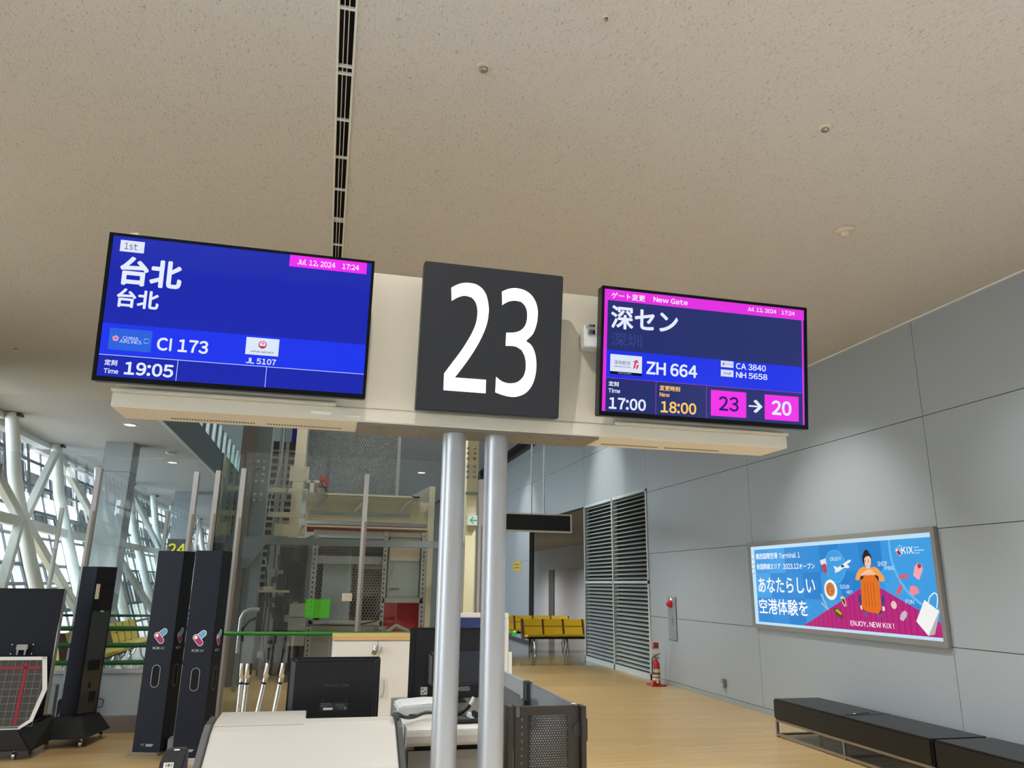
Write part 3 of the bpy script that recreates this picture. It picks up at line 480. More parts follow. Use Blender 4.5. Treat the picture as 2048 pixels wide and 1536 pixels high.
L_ = LS
t = screen('flight_screen', 'large flight information screen left of the number sign, blue with departure 19:05', -.900, .109, -.001, .577)
a0, b0, a1, b1 = L_['scr']; a0 += .001
sc = flat('screen', scr_mat('#1526b0'), t, T, rect((a0, b0, a1, b1)), .0003)
lo, hi = L_['band'][1], L_['band'][3]
panel(sc, (a0, lo, a1, hi), '#1a35ee', .0010)
panel(sc, (a0, lo-.0012, a1, lo+.0012), '#c9d2ff', .0016, 'divider_line')
for k in ('vl1', 'vl2'): panel(sc, (L_[k][0]-.0011, b0+.001, L_[k][0]+.0011, lo), '#c9d2ff', .0016, 'divider_line')
panel(sc, L_['first_box'], '#dfe6fb', .0010, 'white_box'); word(sc, '1st', L_['first'], '#1c2350', bold=0)
word(sc, '台北', L_['t1'], WH, bold=.034); word(sc, '台北', L_['t2'], WH, bold=.028)
panel(sc, L_['tab'], '#ee2af0', .0010, 'pink_tab'); word(sc, 'Jul 12, 2024', L_['date'], '#fbeaff'); word(sc, '17:24', L_['clock'], '#fbeaff')
panel(sc, L_['ci'], '#2a62dd', .0016, 'logo_box'); word(sc, 'CHINA', L_['china'], '#cfe0ff', bold=.004); word(sc, 'AIRLINES', L_['airl'], '#cfe0ff', bold=.004)
c = L_['plum']
for k in range(5):
    an = rad(90+72*k); flat('flower_mark', glow('#e6a0c0'), sc, T, ell((c[0]+.006*math.cos(an), c[1]+.006*math.sin(an)), .0055, .0055, 14), .0024)
flat('flower_mark', glow('#c7506e'), sc, T, ell(c, .0045, .0045, 14), .0030)
c = L_['swirl']
for k in range(2):
    o_ = ell(c, .011, .0105, 16, 20+180*k, 170+180*k); i_ = ell((c[0]+.001, c[1]), .0085, .008, 16, 20+180*k, 170+180*k)[::-1]
    flat('ring_mark', glow('#8fb4f0'), sc, T, o_+i_, .0024)
word(sc, 'CI 173', L_['ci173'], WH, bold=.030)
panel(sc, L_['jal'], '#dce8fb', .0016, 'logo_box'); c = L_['jc']
flat('round_mark', glow('#d0283c'), sc, T, ell(c, .0155, .0155, 30), .0022); flat('round_mark', glow('#dce8fb'), sc, T, ell((c[0], c[1]+.001), .0115, .0115, 24), .0028)
flat('round_mark', glow('#d0283c'), sc, T, [(c[0]-.0105, c[1]-.005), (c[0]+.0105, c[1]-.005), (c[0]+.007, c[1]-.0115), (c[0]-.007, c[1]-.0115)], .0034)
flat('round_mark', glow('#d0283c'), sc, T, [(c[0]-.006, c[1]+.007), (c[0]+.003, c[1]+.008), (c[0]+.005, c[1]+.004), (c[0]-.0005, c[1]-.002), (c[0]+.001, c[1]+.004), (c[0]-.004, c[1]+.005)], .0034)
word(sc, 'JAPAN AIRLINES', L_['jt'], '#303850', shear=.25); word(sc, 'JL 5107', L_['jl'], WH, bold=.024)
word(sc, '定刻', L_['tei'], WH, bold=.022); word(sc, 'Time', L_['time'], WH, bold=.024); word(sc, '19:05', L_['t1905'], WH, bold=.032)

R_ = RS
t = screen('flight_screen', 'flight information screen right of the number sign, pink bar and gate change 23 to 20', 1.111, 2.144, -.001, .582)
a0, b0, a1, b1 = R_['scr']; a0 = 1.124; a1 = 2.130
NV_ = '#252f6e'
sc = flat('screen', scr_mat(NV_), t, T, rect((a0, b0, a1, b1)), .0003)
PK = '#e32fe0'
panel(sc, (a0, R_['top'][1], a1, b1), PK, .0010, 'pink_bar')
sl, sr = R_['strip'][0][0], R_['strip'][1][0]
panel(sc, (a0, b0, sl, R_['top'][1]), PK, .0010, 'pink_bar'); panel(sc, (sr+.002, b0, a1-.005, R_['top'][1]), PK, .0010, 'pink_bar')
panel(sc, (sl, R_['band'][1], sr, R_['band'][3]), '#1d33e8', .0010)
panel(sc, (sl, R_['band'][1]-.001, sr, R_['band'][1]+.001), '#9a3fd8', .0016, 'divider_line')
for k in ('v1', 'v2'): panel(sc, (R_[k][0]-.001, b0, R_[k][0]+.001, R_['band'][1]), '#9a3fd8', .0016, 'divider_line')
word(sc, 'ゲート変更', R_['gate'], '#fdeafd', bold=.018); word(sc, 'New Gate', R_['newgate'], '#fdeafd', bold=.024); word(sc, 'Jul 12, 2024', R_['date'], '#fdeafd'); word(sc, '17:24', R_['clock'], '#fdeafd')
word(sc, '深セン', R_['shen'], WH, bold=.026); word(sc, '深圳', R_['ghost'], '#33407f', bold=.018)
g = R_['logo']; panel(sc, g, '#dde5f8', .0016, 'logo_box'); panel(sc, (g[0], g[1]-.012, g[2], g[1]), '#0a0a14', .0016, 'logo_box')
w_, h_ = g[2]-g[0], g[3]-g[1]
word(sc, '深圳航空', (g[0]+.12*w_, g[1]+.42*h_, g[0]+.63*w_, g[1]+.66*h_), '#4a5068', bold=.004); word(sc, 'Shenzhen Airlines', (g[0]+.12*w_, g[1]+.26*h_, g[0]+.63*w_, g[1]+.36*h_), '#4a5068', shear=.2)
def S3(pts): return [(g[0]+x*w_, g[1]+y*h_) for x, y in pts]
flat('bird_mark', glow('#d8485a'), sc, T, S3([(.72,.22),(.76,.62),(.84,.70),(.90,.62),(.86,.58),(.82,.60),(.78,.28)]), .0024)
flat('bird_mark', glow('#d8485a'), sc, T, S3([(.70,.60),(.78,.74),(.88,.78),(.84,.68),(.78,.64)]), .0024)
flat('bird_mark', glow('#d8485a'), sc, T, S3([(.80,.22),(.84,.50),(.90,.48),(.86,.26)]), .0024)
word(sc, 'STAR ALLIANCE', (g[0]+.25*w_, g[1]-.009, g[0]+.66*w_, g[1]-.003), '#b9c0d8', bold=.004)
word(sc, 'ZH 664', R_['zh'], WH, bold=.030)
for k in ('la', 'lb'): panel(sc, R_[k], '#d5def6', .0016, 'logo_box')
q = R_['la']; w_, h_ = q[2]-q[0], q[3]-q[1]
flat('bird_mark', glow('#d8485a'), sc, T, [(q[0]+.15*w_, q[1]+.25*h_), (q[0]+.16*w_, q[1]+.65*h_), (q[0]+.32*w_, q[1]+.75*h_), (q[0]+.25*w_, q[1]+.35*h_)], .0024)
word(sc, 'AIR CHINA', (q[0]+.4*w_, q[1]+.42*h_, q[0]+.92*w_, q[1]+.62*h_), '#6a7088', bold=.004)
q = R_['lb']; word(sc, 'ANA', (q[0]+.2*w_, q[1]+.34*h_, q[0]+.60*w_, q[1]+.66*h_), '#39406a', bold=.01, shear=.2)
flat('tail_mark', glow('#39406a'), sc, T, [(q[0]+.62*w_, q[1]+.30*h_), (q[0]+.68*w_, q[1]+.30*h_), (q[0]+.82*w_, q[1]+.72*h_), (q[0]+.74*w_, q[1]+.70*h_)], .0024)
word(sc, 'CA 3840', R_['ca'], WH, bold=.024); word(sc, 'NH 5658', R_['nh'], WH, bold=.024)
word(sc, '定刻', R_['tei'], WH, bold=.022); word(sc, 'Time', R_['time'], WH, bold=.024); word(sc, '17:00', R_['t17'], WH, bold=.030)
OR = '#ffca62'
word(sc, '変更時刻', R_['hen'], OR, bold=.022); word(sc, 'New', R_['new'], OR, bold=.024); word(sc, '18:00', R_['t18'], OR, bold=.030)
panel(sc, R_['b1'], '#f02fe8', .0016, 'pink_box'); word(sc, '23', R_['n23'], '#2a1a6a', bold=.018)
panel(sc, R_['b2'], '#f02fe8', .0016, 'pink_box'); word(sc, '20', R_['n20'], WH, bold=.032)
q = R_['arr']; w_, h_ = q[2]-q[0], q[3]-q[1]
flat('arrow', glow(WH), sc, T, [(q[0]+x*w_, q[1]+y*h_) for x, y in [(0,.44),(.66,.44),(.34,.10),(.44,0),(.56,0),(1,.5),(.56,1),(.44,1),(.34,.90),(.66,.56),(0,.56)]], .0026)

# ------------------------------------------------------------------ advertisement light box on the right wall
def FA(u, v, d): return Vector((XW-.028-d, 9.62-u, v))
t = thing('advertisement_lightbox', 'long backlit blue and magenta airport advertisement set in the grey wall', 'advertisement', (XW, 8.0, 1.08))
ua, va, ub, vb = -.064, 1.081, 3.358, 2.216
mb = MB(); fw = .055
for bb in ((ua, va, ub, va+fw), (ua, vb-fw, ub, vb), (ua, va+fw, ua+fw*.9, vb-fw), (ub-fw*.9, va+fw, ub, vb-fw)): mb.prism(rect(bb), FA, -.026, .022)
mb.build('frame', mat('grey_metal_frame', '#8d8a85', .4, .4), t)
flat('lit_panel', glow('#bfe0f4'), t, FA, rect((ua+.04, va+.04, ub-.04, vb-.04)), -.01, .011)
A = AD; art0, art1 = (.074, 1.168), (3.292, 2.117)
pic = flat('picture', glow('#2f8fd8'), t, FA, rect((art0[0], art0[1], art1[0], art1[1])), .002)
def ap(col, pts, d, s=1.0, name='printed_shape'): return flat(name, glow(col, s), pic, FA, pts, d, .0003)
random.seed(3)
blues = ['#2a86d2', '#3796de', '#2f8bd6', '#419fe2', '#2680cc']
for i in range(9):
    for j in range(3):
        u0 = art0[0]+(art1[0]-art0[0])*i/9; v0 = art0[1]+(art1[1]-art0[1])*j/3
        ap(blues[(i*2+j*3+(1 if i > 4 else 0)) % 5], rect((u0, v0, u0+(art1[0]-art0[0])/9, v0+(art1[1]-art0[1])/3)), .0026)
def clip(pts): return [(min(max(u, art0[0]), art1[0]), min(max(v, art0[1]), art1[1])) for u, v in pts]
for k, cl in (('b1', '#5fb4ea'), ('b3', '#52aae6'), ('b2', '#62b8ec')):
    c, e = A['polys'][k][0], A['polys'][k+'r'][0]; r = abs(e[0]-c[0])
    ap(cl, clip(ell(c, r, r, 40)), .0032); ap('#3d9ce0', clip(ell(c, r*.95, r*.95, 40)), .0038)
PKC = '#b8267c'
pk = A['polys']['pink']; pk = [(pk[0][0], art0[1]), pk[1], pk[2], (art1[0], pk[3][1]), (art1[0], art1[1]*0+art0[1])]
ap(PKC, pk, .0044)
for i in range(26):
    u = pk[0][0]+.06+i*(art1[0]-pk[0][0]-.06)/26
    def top(u):
        (ax, ay), (bx, by), (cx, cy), (dx, dy) = pk[0], pk[1], pk[2], pk[3]
        return ay+(by-ay)*(u-ax)/(bx-ax) if u < bx else by if u < cx else cy+(dy-cy)*(u-cx)/(dx-cx)
    ap('#a81f70', [(u, art0[1]+.002), (u+.02, art0[1]+.002), (u+.02, top(u+.02)-.01), (u, top(u)-.01)], .0050)
cols = dict(suit='#e0701e', corner1='#3a2420', corner2='#3a2420', corner3='#3a2420', corner4='#3a2420', hair='#241a1c', face='#f0c8b4', sweater='#f2a050', handL='#f0c4ac', handR='#eebfa6', legL='#2b4488', legR='#2b4488', footL='#e8e4e4', footR='#e8e4e4', shoeL='#54608e', shoeR='#54608e', plane='#e8ecf0', wing='#3a3a40', **{'pass': '#c63a48'}, paper='#e6dde0', fork1='#a9bcc8', fork2='#a9bcc8', sand='#5a4a20', sand2='#c8b030', bread='#e0c898', bread2='#5a3a30', dress='#f0a8b4', dress2='#c02838', shoe1='#d8606c', shoe2='#d8606c', bag='#f08a9a', pend='#c8b8c4', shop='#f2f2f0', shopside='#b4b4b2')
order = 'legL legR footL footR shoeL shoeR sweater suit corner1 corner2 corner3 corner4 hair face handL handR plane wing paper pass fork1 fork2 sand sand2 bread bread2 dress dress2 shoe1 shoe2 bag pend shopside shop'.split()
for k, key in enumerate(order): ap(cols[key], A['polys'][key], .0056+.0005*k)
for k, cl in (('plate', '#f4f2ee'), ('food', '#c87a3c'), ('ball', '#e4c8c0')):
    c, e = A['polys'][k][0], A['polys'][k+'r'][0]; r = abs(e[0]-c[0]); ap(cl, ell(c, r, r*.98, 28), .0056 if k == 'plate' else .0062)
c = A['polys']['food'][0]
for i in range(14):
    an, rr = random.random()*6.28, random.random()*.06; ap(random.choice(['#b8481e', '#e0a050', '#6a8a30', '#d86030']), ell((c[0]+rr*math.cos(an), c[1]+rr*math.sin(an)), .014, .012, 8), .0068)
c = A['polys']['ball'][0]; ap('#b83a4a', [(c[0]-.03, c[1]+.03), (c[0], c[1]+.012), (c[0]+.03, c[1]+.03), (c[0], c[1]+.018)], .0062)
# face, suitcase ribs, bag details
f0 = A['polys']['face']; fc = (sum(p[0] for p in f0)/len(f0), sum(p[1] for p in f0)/len(f0))
for s in (-1, 1):
    ap('#3a2624', ell((fc[0]+s*.026, fc[1]+.012), .010, .0045, 10), .0240); ap('#4a302a', ell((fc[0]+s*.026, fc[1]+.026), .014, .003, 8), .0240)
ap('#c4504c', ell((fc[0]+.002, fc[1]-.030), .020, .005, 12), .0240); ap('#fdf6f2', ell((fc[0]+.002, fc[1]-.029), .015, .0022, 10), .0244)
ap('#dca890', [(fc[0]-.004, fc[1]+.006), (fc[0]+.004, fc[1]+.006), (fc[0]+.007, fc[1]-.012), (fc[0]-.005, fc[1]-.012)], .0240)
s_ = A['polys']['suit']; su0, su1 = s_[0][0], s_[4][0]; sv0, sv1 = s_[7][1], s_[2][1]
for k in range(4):
    x = su0+(su1-su0)*(.24+.17*k)
    ap('#b4531a', rect((x, sv0+.05, x+.012, sv1-.08)), .0242); ap('#f08a3a', rect((x+.014, sv0+.05, x+.02, sv1-.08)), .0242)
for hd in ([(1788, 790), (1800, 735), (1840, 695), (1870, 705), (1878, 760), (1870, 840)],):
    h = A['polys']['head1']
    mb = MB()
    for a, b in zip(h, h[1:]):
        dx, dy = b[0]-a[0], b[1]-a[1]; n = math.hypot(dx, dy); ox, oy = -dy/n*.006, dx/n*.006
        mb.prism([(a[0]-ox, a[1]-oy), (b[0]-ox, b[1]-oy), (b[0]+ox, b[1]+oy), (a[0]+ox, a[1]+oy)], FA, .0240, .0243)
    mb.build('printed_shape', glow('#e4f2fa'), pic)
for u, v in A['polys']['sock']:
    ap('#eef2f6', rect((u-.035, v-.018, u+.005, v+.018)), .0030); ap('#a03a5a', rect((u-.02, v-.030, u+.055, v-.026)), .0036)
for s, *bb in A['text']:
    label_text('lettering', s, glow('#f6fbff' if s not in ('ENJOY', 'SHOP', 'PING', 'GOUR', 'MET', 'FUN') else '#cfe4f4'), pic, FA, bb, .0250, .012 if len(s) < 8 else .008)
k = A['polys']; hk_ = abs(k['kixb'][0][1]-k['kixr'][0][1])
emblem(pic, FA, (k['dot'][0][0]+.012, k['dot'][0][1]), .11, .0250, (glow('#ffffff'), glow('#4aa8e8'), glow('#a8203c')))
# ------------------------------------------------------------------ right side of the hall
M_LEATHER = mat('black_leather', '#0c0d0f', .38, 0, .5, noise=(120, .25))
def bench(label):
    t = thing('bench', label, 'bench', (5.35, 6.975, 0), 'black leather benches along the grey wall')
    c_ = B('cushion', M_LEATHER, t, (5.05, 5.65, 5.802, 8.15, .185, .40), bevel=.016)
    MB().tube([(5.054, 6.975, .396), (5.066, 6.975, .4005), (5.634, 6.975, .4005)], .0025, 6).build('seam', mat('seam_thread', '#0c0c0e', .6), c_)
    mb = MB()
    for z in (.028, .172):
        for x in (5.075, 5.625): mb.bar((x, 5.83, z), (x, 8.13, z), .024, .024)
        for y in (5.83, 6.975, 8.13): mb.bar((5.075, y, z), (5.625, y, z), .024, .024)
    mb.build('frame', M_STEEL, t)
    for x in (5.075, 5.625):
        for y in (5.83, 6.975, 8.13): MB().bar((x, y, .0), (x, y, .17), .026, .026).build('leg', M_STEEL, t)
    return t
b1 = bench('black leather bench on a steel frame nearest the fire extinguisher, left end in full view')
dup(b1, (5.36, 4.61, 0), None, 'black leather bench cut off by the right edge of the photo')
t = thing('loose_strap', 'small dark strap with a metal button lying on the left black bench', 'strap', (5.28, 7.04, .40))
MB().bar((5.16, 6.99, .403), (5.46, 7.10, .403), .05, .005).build('strap', M_BLACK, t)
MB().lathe((5.25, 7.02, .405), [(.018, 0), (.016, .006), (.006, .009)], 16).build('button', M_CHROME, t, smooth=True)

M_RED = mat('red_enamel', '#a8141c', .3, coat=.4)
t = thing('fire_extinguisher', 'red fire extinguisher standing on a red tray at the foot of the louvre wall', 'fire extinguisher', (5.56, 12.45, .03))
c = (5.56, 12.45, .032)
MB().lathe(c, [(.062, 0), (.066, .01), (.066, .30), (.055, .345), (.028, .375), (.024, .40)], 28).build('cylinder', M_RED, t, smooth=True)
MB().lathe(c, [(.0668, .06), (.0668, .24)], 28).build('label_band', mat('cream_label', '#cfc4b0', .6), t, smooth=True)
mb = MB()
for z, h in ((.10, .018), (.15, .035)): mb.lathe((c[0], c[1], c[2]+z), [(.0672, 0), (.0672, h)], 28)
mb.build('label_print', mat('dark_label_print', '#5a4a44', .6), t, smooth=True)
B('label_sticker', M_WHITE, t, (5.53, 5.57, 12.379, 12.384, .05, .09))
MB().lathe(c, [(.02, .395), (.02, .43), (.012, .44)], 16).build('valve', M_STEEL, t, smooth=True)
mb = MB(); mb.bar((5.53, 12.45, .47), (5.63, 12.43, .515), .022, .008); mb.bar((5.54, 12.45, .452), (5.63, 12.43, .445), .022, .008); mb.build('handle', M_BLACK, t)
MB().tube([(5.545, 12.44, .45), (5.50, 12.42, .46), (5.475, 12.40, .40), (5.47, 12.40, .30), (5.475, 12.41, .20)], .010, 10).build('hose', M_BLACK, t, smooth=True)
t = thing('extinguisher_tray', 'red floor tray with a thin pole and red and white notice behind the fire extinguisher', 'stand', (5.57, 12.48, 0))
B('tray', M_RED, t, (5.44, 5.70, 12.34, 12.62, 0, .03), bevel=.01)
B('pole', M_WHITE, t, (5.635, 5.66, 12.56, 12.58, .03, .70))
nb = B('notice_board', M_WHITE, t, (5.535, 5.665, 12.545, 12.56, .455, .69), bevel=.002)
B('red_header', M_RED, nb, (5.54, 5.66, 12.540, 12.546, .59, .685))
fn = lambda a, b, d: Vector((a, 12.539-d, b))
label_text('lettering', '消火器', mat('white_print', '#ffffff', .6), nb, fn, (5.575, .61, 5.655, .66), .0005, .02)
B('print_mark', mat('white_print', '#ffffff', .6), nb, (5.55, 5.562, 12.538, 12.5395, .60, .675))
for x in (5.555, 5.60, 5.64): B('print_mark', mat('red_print', '#c05058', .6), nb, (x, x+.014, 12.543, 12.5455, .475, .50))

t = thing('fire_alarm_panel', 'tall grey fire alarm plate with a red lamp set in the wall beside the advertisement', 'fire alarm', (XW, 12.29, .73))
B('plate', mat('grey_alarm_plate', '#8a8d8d', .4, .4), t, (XW-.012, XW+.002, 12.13, 12.45, .735, 1.44), bevel=.003)
MB().lathe((XW-.012, 12.32, 1.325), [(.062, 0), (.060, .02), (.045, .06), (.02, .08)], 24, (-1,0,0)).build('red_lamp', mat('red_lamp_plastic', '#b0151d', .25, emis='#c01018', es=.12), t, smooth=True)
MB().lathe((XW-.012, 12.30, 1.405), [(.022, 0), (.016, .012)], 16, (-1,0,0)).build('white_lamp', glow('#ffffff', 1), t)
fn = lambda a, b, d: Vector((XW-.0125-d, 12.45-a, b))
label_text('lettering', '消火栓', mat('dark_print', '#333638', .6), t, lambda a, b, d: fn(.155+(b-.96)*.0+a*.05, b, d), (0, .98, 1, 1.12), .0005)
B('seam', M_GROOVE, t, (XW-.0135, XW-.0115, 12.128, 12.134, .735, 1.44), (XW-.0135, XW-.0115, 12.13, 12.45, .735, .742))
t = thing('wall_outlet', 'small steel sensor box low on the grey wall, between extinguisher and bench', 'wall box', (XW, 10.63, .2))
B('housing', M_STEEL, t, (XW-.05, XW, 10.585, 10.675, .195, .315), bevel=.008)
B('white_spot', M_WHITE, t, (XW-.053, XW-.049, 10.615, 10.645, .225, .25))

# louvre screen
t = thing('louvre_screen', 'tall grey metal louvre screen of four slatted panels in the right wall', 'louvre', (XW, 15, 0))
M_LOUV = mat('pale_grey_louvre', '#c0c8c6', .5, .15)
mb = MB()
y0, y1 = 13.205, 16.8
for y in (y0, (y0+y1)/2-.02, y1-.05): mb.box(XW-.02, XW+.10, y, y+.05, 0, 3.40)
for z in (0, 1.66, 3.36): mb.box(XW-.02, XW+.10, y0, y1, z, z+(.10 if z == 0 else .05))
mb.build('frame', M_LOUV, t)
for (ya, yb) in ((y0+.05, (y0+y1)/2-.02), ((y0+y1)/2+.03, y1-.05)):
    for z0, z1, n in ((.11, 1.655, 20), (1.72, 3.355, 20)):
        mb = MB()
        for i in range(n):
            z = z0+(z1-z0)*(i+.5)/n
            mb.prism([(XW-.012, z-.016), (XW-.006, z-.020), (XW+.075, z+.018), (XW+.069, z+.022)], lambda a, b, d: Vector((a, d, b)), ya, yb)
        mb.build('slat_panel', M_LOUV, t)
B('backing', mat('dark_louvre_void', '#1c1f20', .9), t, (XW+.10, XW+.13, y0, y1, 0, 3.40))

# hanging direction sign, off
t = thing('hanging_sign', 'blank black hanging direction sign in a white frame on two thin rods', 'sign', (4.1, 15, 2.66))
B('frame', M_WHITE, t, (3.25, 4.915, 14.97, 15.10, 3.0, 3.028), (3.25, 4.915, 14.97, 15.10, 2.655, 2.685), (4.885, 4.915, 14.97, 15.10, 2.685, 3.0), (3.25, 3.28, 14.97, 15.10, 2.685, 3.0))
B('black_face', mat('blank_sign_face', '#14141a', .25), t, (3.28, 4.885, 14.985, 15.085, 2.685, 3.0))
for x in (3.42, 4.06, 4.33): MB().cyl((x, 15.03, 3.028), (x, 15.03, 5.72), .017, 12).build('rod', M_ALU, t, smooth=True)

# things on the far wall and in the far corridor
t = thing('wall_notice', 'small yellow notice on the dark wall end beyond the hanging sign', 'notice', (XW, 23.2, 2.1))
B('sheet', mat('yellow_paper', '#c8a51e', .6), t, (XW-.01, XW, 22.75, 23.7, 2.03, 2.30))
fn = lambda a, b, d: Vector((XW-.0105-d, 23.7-a, b)); 
B('print_mark', mat('dark_yellow_print', '#7a6410', .6), t, (XW-.011, XW-.0095, 22.9, 23.5, 2.20, 2.24), (XW-.011, XW-.0095, 22.9, 23.5, 2.10, 2.14))
t = thing('wall_speaker', 'small black box lamp beside the corridor opening', 'wall lamp', (6.35, 24, 2.4))
B('box', M_BLACK, t, (6.38, 6.50, 24.0, 24.3, 2.32, 2.62), bevel=.01)
MB().lathe((6.42, 24.0, 2.47), [(.035, 0), (.03, .02)], 16, (0,-1,0)).build('lamp', glow('#fff6e0', 1.4), t)
B('bracket', M_BLACK, t, (5.9, 6.40, 24.1, 24.16, 2.44, 2.50))
t = thing('corridor_speaker', 'pale square detector box on the low corridor ceiling', 'detector', (6.45, 23, 3.4))
B('box', M_WHITE, t, (6.1, 6.5, 22.9, 23.3, 3.30, 3.40), bevel=.03)

# ------------------------------------------------------------------ yellow beam seats
M_YEL = mat('mustard_yellow_leather', '#d6b31c', .5, 0, .4, noise=(60, .12))
M_YEL2 = mat('daylit_yellow_leather', '#e8d468', .5, 0, .4, noise=(60, .12))  # same seats by the windows: daylight put into a paler yellow
M_SIDE = mat('dark_brown_side', '#4a2c1e', .5)
PITCH = .535
def seat_row(n, label, loc, rz, m=M_YEL, group='rows of yellow beam seats'):
    t = thing('beam_seat_row', label, 'seats', (0,0,0), group)
    for i in range(n):
        x0, x1 = i*PITCH+.018, (i+1)*PITCH-.018
        MB().prism([(-.30, .385), (-.31, .41), (-.29, .43), (.16, .39), (.17, .34), (-.28, .37)], lambda a, b, d: Vector((d, a, b)), x0-.012, x1+.012).build('seat', m, t, bevel=.012)
        bk = MB().prism([(.13, .40), (.18, .385), (.245, .58), (.195, .595)], lambda a, b, d: Vector((d, a, b)), x0, x1).build('backrest', m, t, bevel=.014)
        MB().prism([(.196, .60), (.246, .585), (.30, .76), (.28, .775), (.25, .77)], lambda a, b, d: Vector((d, a, b)), x0, x1).build('upper_cushion', m, bk, bevel=.014)
    for i in range(n+1):
        x = i*PITCH
        MB().prism([(.13, .37), (.19, .37), (.31, .765), (.25, .775)], lambda a, b, d: Vector((d, a, b)), x-.014, x+.014).build('divider', M_SIDE, t)
    for x in (-.03, n*PITCH+.004):
        if x < 0: MB().prism([(-.05, .30), (.24, .30), (.33, .775), (.24, .775), (.11, .42)], lambda a, b, d: Vector((d, a, b)), x, x+.026).build('side_panel', M_SIDE, t)
    B('beam', M_BLACK, t, (.02, n*PITCH-.02, -.22, .10, .315, .365), bevel=.01)
    for k in range(max(2, n-1)):
        x = PITCH*(.4+k*(n-.8)/max(1, max(2, n-1)-1))
        for s in (-1, 1):
            MB().tube([(x, s*.06-.03, .33), (x, s*.12-.03, .27), (x, s*.16-.03, .12), (x, s*.26-.03, .012)], [.02, .02, .016, .014], 10).build('leg', M_CHROME, t, smooth=True)
    t.location = loc; t.rotation_euler = (0, 0, rz)
    return t
s3 = seat_row(4, 'front row of mustard yellow seats facing us, beside the louvre screen', (4.98, 19.0, 0), 0)
s4 = seat_row(4, 'second row of mustard yellow seats behind the front row by the corridor', (4.75, 21.1, 0), 0)
s5 = seat_row(4, 'yellow seats along the left windows, nearest row seen through the glass rails', (-3.62, 13.6, 0), rad(90), M_YEL2)
s6 = seat_row(4, 'yellow seats along the left windows, row behind the nearest one', (-3.66, 16.3, 0), rad(90), M_YEL2)
s7 = seat_row(3, 'yellow seats at far left, glimpsed between the black cart and the black trolley post', (-4.5, 11.3, 0), rad(90), M_YEL2)

# ------------------------------------------------------------------ glass screens
GP = 'upright aluminium posts of the glass screens'
def post(mb_name, t, x, y, z0, z1, split=None, rz=0):
    p = MB(); p.box(x-.028, x+.028, y-.045, y+.045, z0, z1)
    o = p.build('post', M_ALU, t, bevel=.003)
    B('post_spine', mat('bronze_post_side', '#8f8478', .4, .4), o, (x+.005, x+.033, y-.052, y-.040, z0, split or z1-.5))
    return o
t = thing('glass_screen', 'clear glass screen with one green rail in front of the elevator machinery', 'glass screen', (.5, 9.2, 0))
for x0, x1 in ((-.99, .42), (.42, 1.83)): B('pane', G_SCREEN, t, (x0+.006, x1-.006, 9.255, 9.263, .03, 3.08))
for x in (-.995, .42, 1.83): post('post', t, x, 9.2, .0, 2.87, 2.30)
MB().tube([(-1.02, 9.12, 1.042), (2.24, 9.12, 1.042)], .021, 14).build('rail', M_GREEN, t, smooth=True)
MB().lathe((2.262, 9.12, 1.042), [(.008, -.03), (.03, -.018), (.034, 0), (.03, .018), (.008, .03)], 14).build('rail_end', mat('bright_green_cap', '#3fd05a', .3), t, smooth=True)
B('floor_channel', M_DARK, t, (-1.0, 1.86, 9.16, 9.30, 0, .03))
t = thing('glass_screen', 'glass side screen running back beside the elevator, seen almost edge on', 'glass screen', (-1.29, 10.4, 0))
for y0, y1 in ((9.3, 10.38), (10.40, 11.6)): B('pane', G_EDGE, t, (-1.262, -1.252, y0, y1, .03, 3.06))
for y in (9.34, 10.4, 11.6): post('post', t, -1.29, y, 0, 2.85)
MB().tube([(-1.33, 9.22, 1.0), (-1.33, 11.6, 1.0)], .021, 12).build('rail', M_DKGREEN, t, smooth=True)
B('corner_pane', G_EDGE, t, (-1.23, -1.02, 9.25, 9.258, .03, 3.06))
t = thing('glass_screen', 'glass screen with three dark green rails and grey kick panel, behind the black kiosks', 'glass screen', (-3.0, 9.55, 0))
for x0, x1 in ((-5.9, -4.72), (-4.72, -3.67), (-3.67, -2.62), (-2.62, -1.56)): B('pane', G_SCREEN, t, (x0+.006, x1-.006, 9.60, 9.608, .62, 3.0))
for x in (-4.72, -3.67, -2.62, -1.56): post('post', t, x, 9.55, 0, 2.85)
for z in (1.075, .90, .72): MB().tube([(-5.9, 9.46, z), (-1.33, 9.46, z)], .026, 14).build('rail', M_DKGREEN, t, smooth=True)
B('kick_panel', mat('pale_grey_kick_panel', '#a3abae', .25, .1), t, (-5.9, -1.56, 9.56, 9.60, .17, .615))
B('sill', M_ALU, t, (-5.9, -1.56, 9.52, 9.63, .605, .64))
B('plinth', mat('brown_grey_plinth', '#6b6259', .6), t, (-5.9, -1.56, 9.50, 9.63, 0, .17))
t = thing('guard_rail', 'two thin dark green guard rails in front of the left yellow seats', 'guard rail', (-3.5, 12.9, 0))
for z in (1.07, .65): MB().tube([(-5.2, 12.9, z), (-1.6, 12.9, z)], .02, 12).build('rail', M_DKGREEN, t, smooth=True)
for x in (-5.2, -1.6): MB().cyl((x, 12.9, 0), (x, 12.9, 1.09), .02, 12).build('post', M_DKGREEN, t, smooth=True)
t = thing('glass_screen', 'far glass screen by the windows with slim posts, in front of gate 24', 'glass screen', (-3.7, 15, 0))
for x0, x1 in ((-4.63, -2.87),): B('pane', G_SCREEN, t, (x0+.006, x1-.006, 15.05, 15.058, 1.0, 3.0))
for x in (-4.63, -2.87): post('post', t, x, 15, 0, 2.82, 2.1)
B('pane', G_SCREEN, t, (-2.84, -2.0, 15.05, 15.058, 1.0, 3.0))
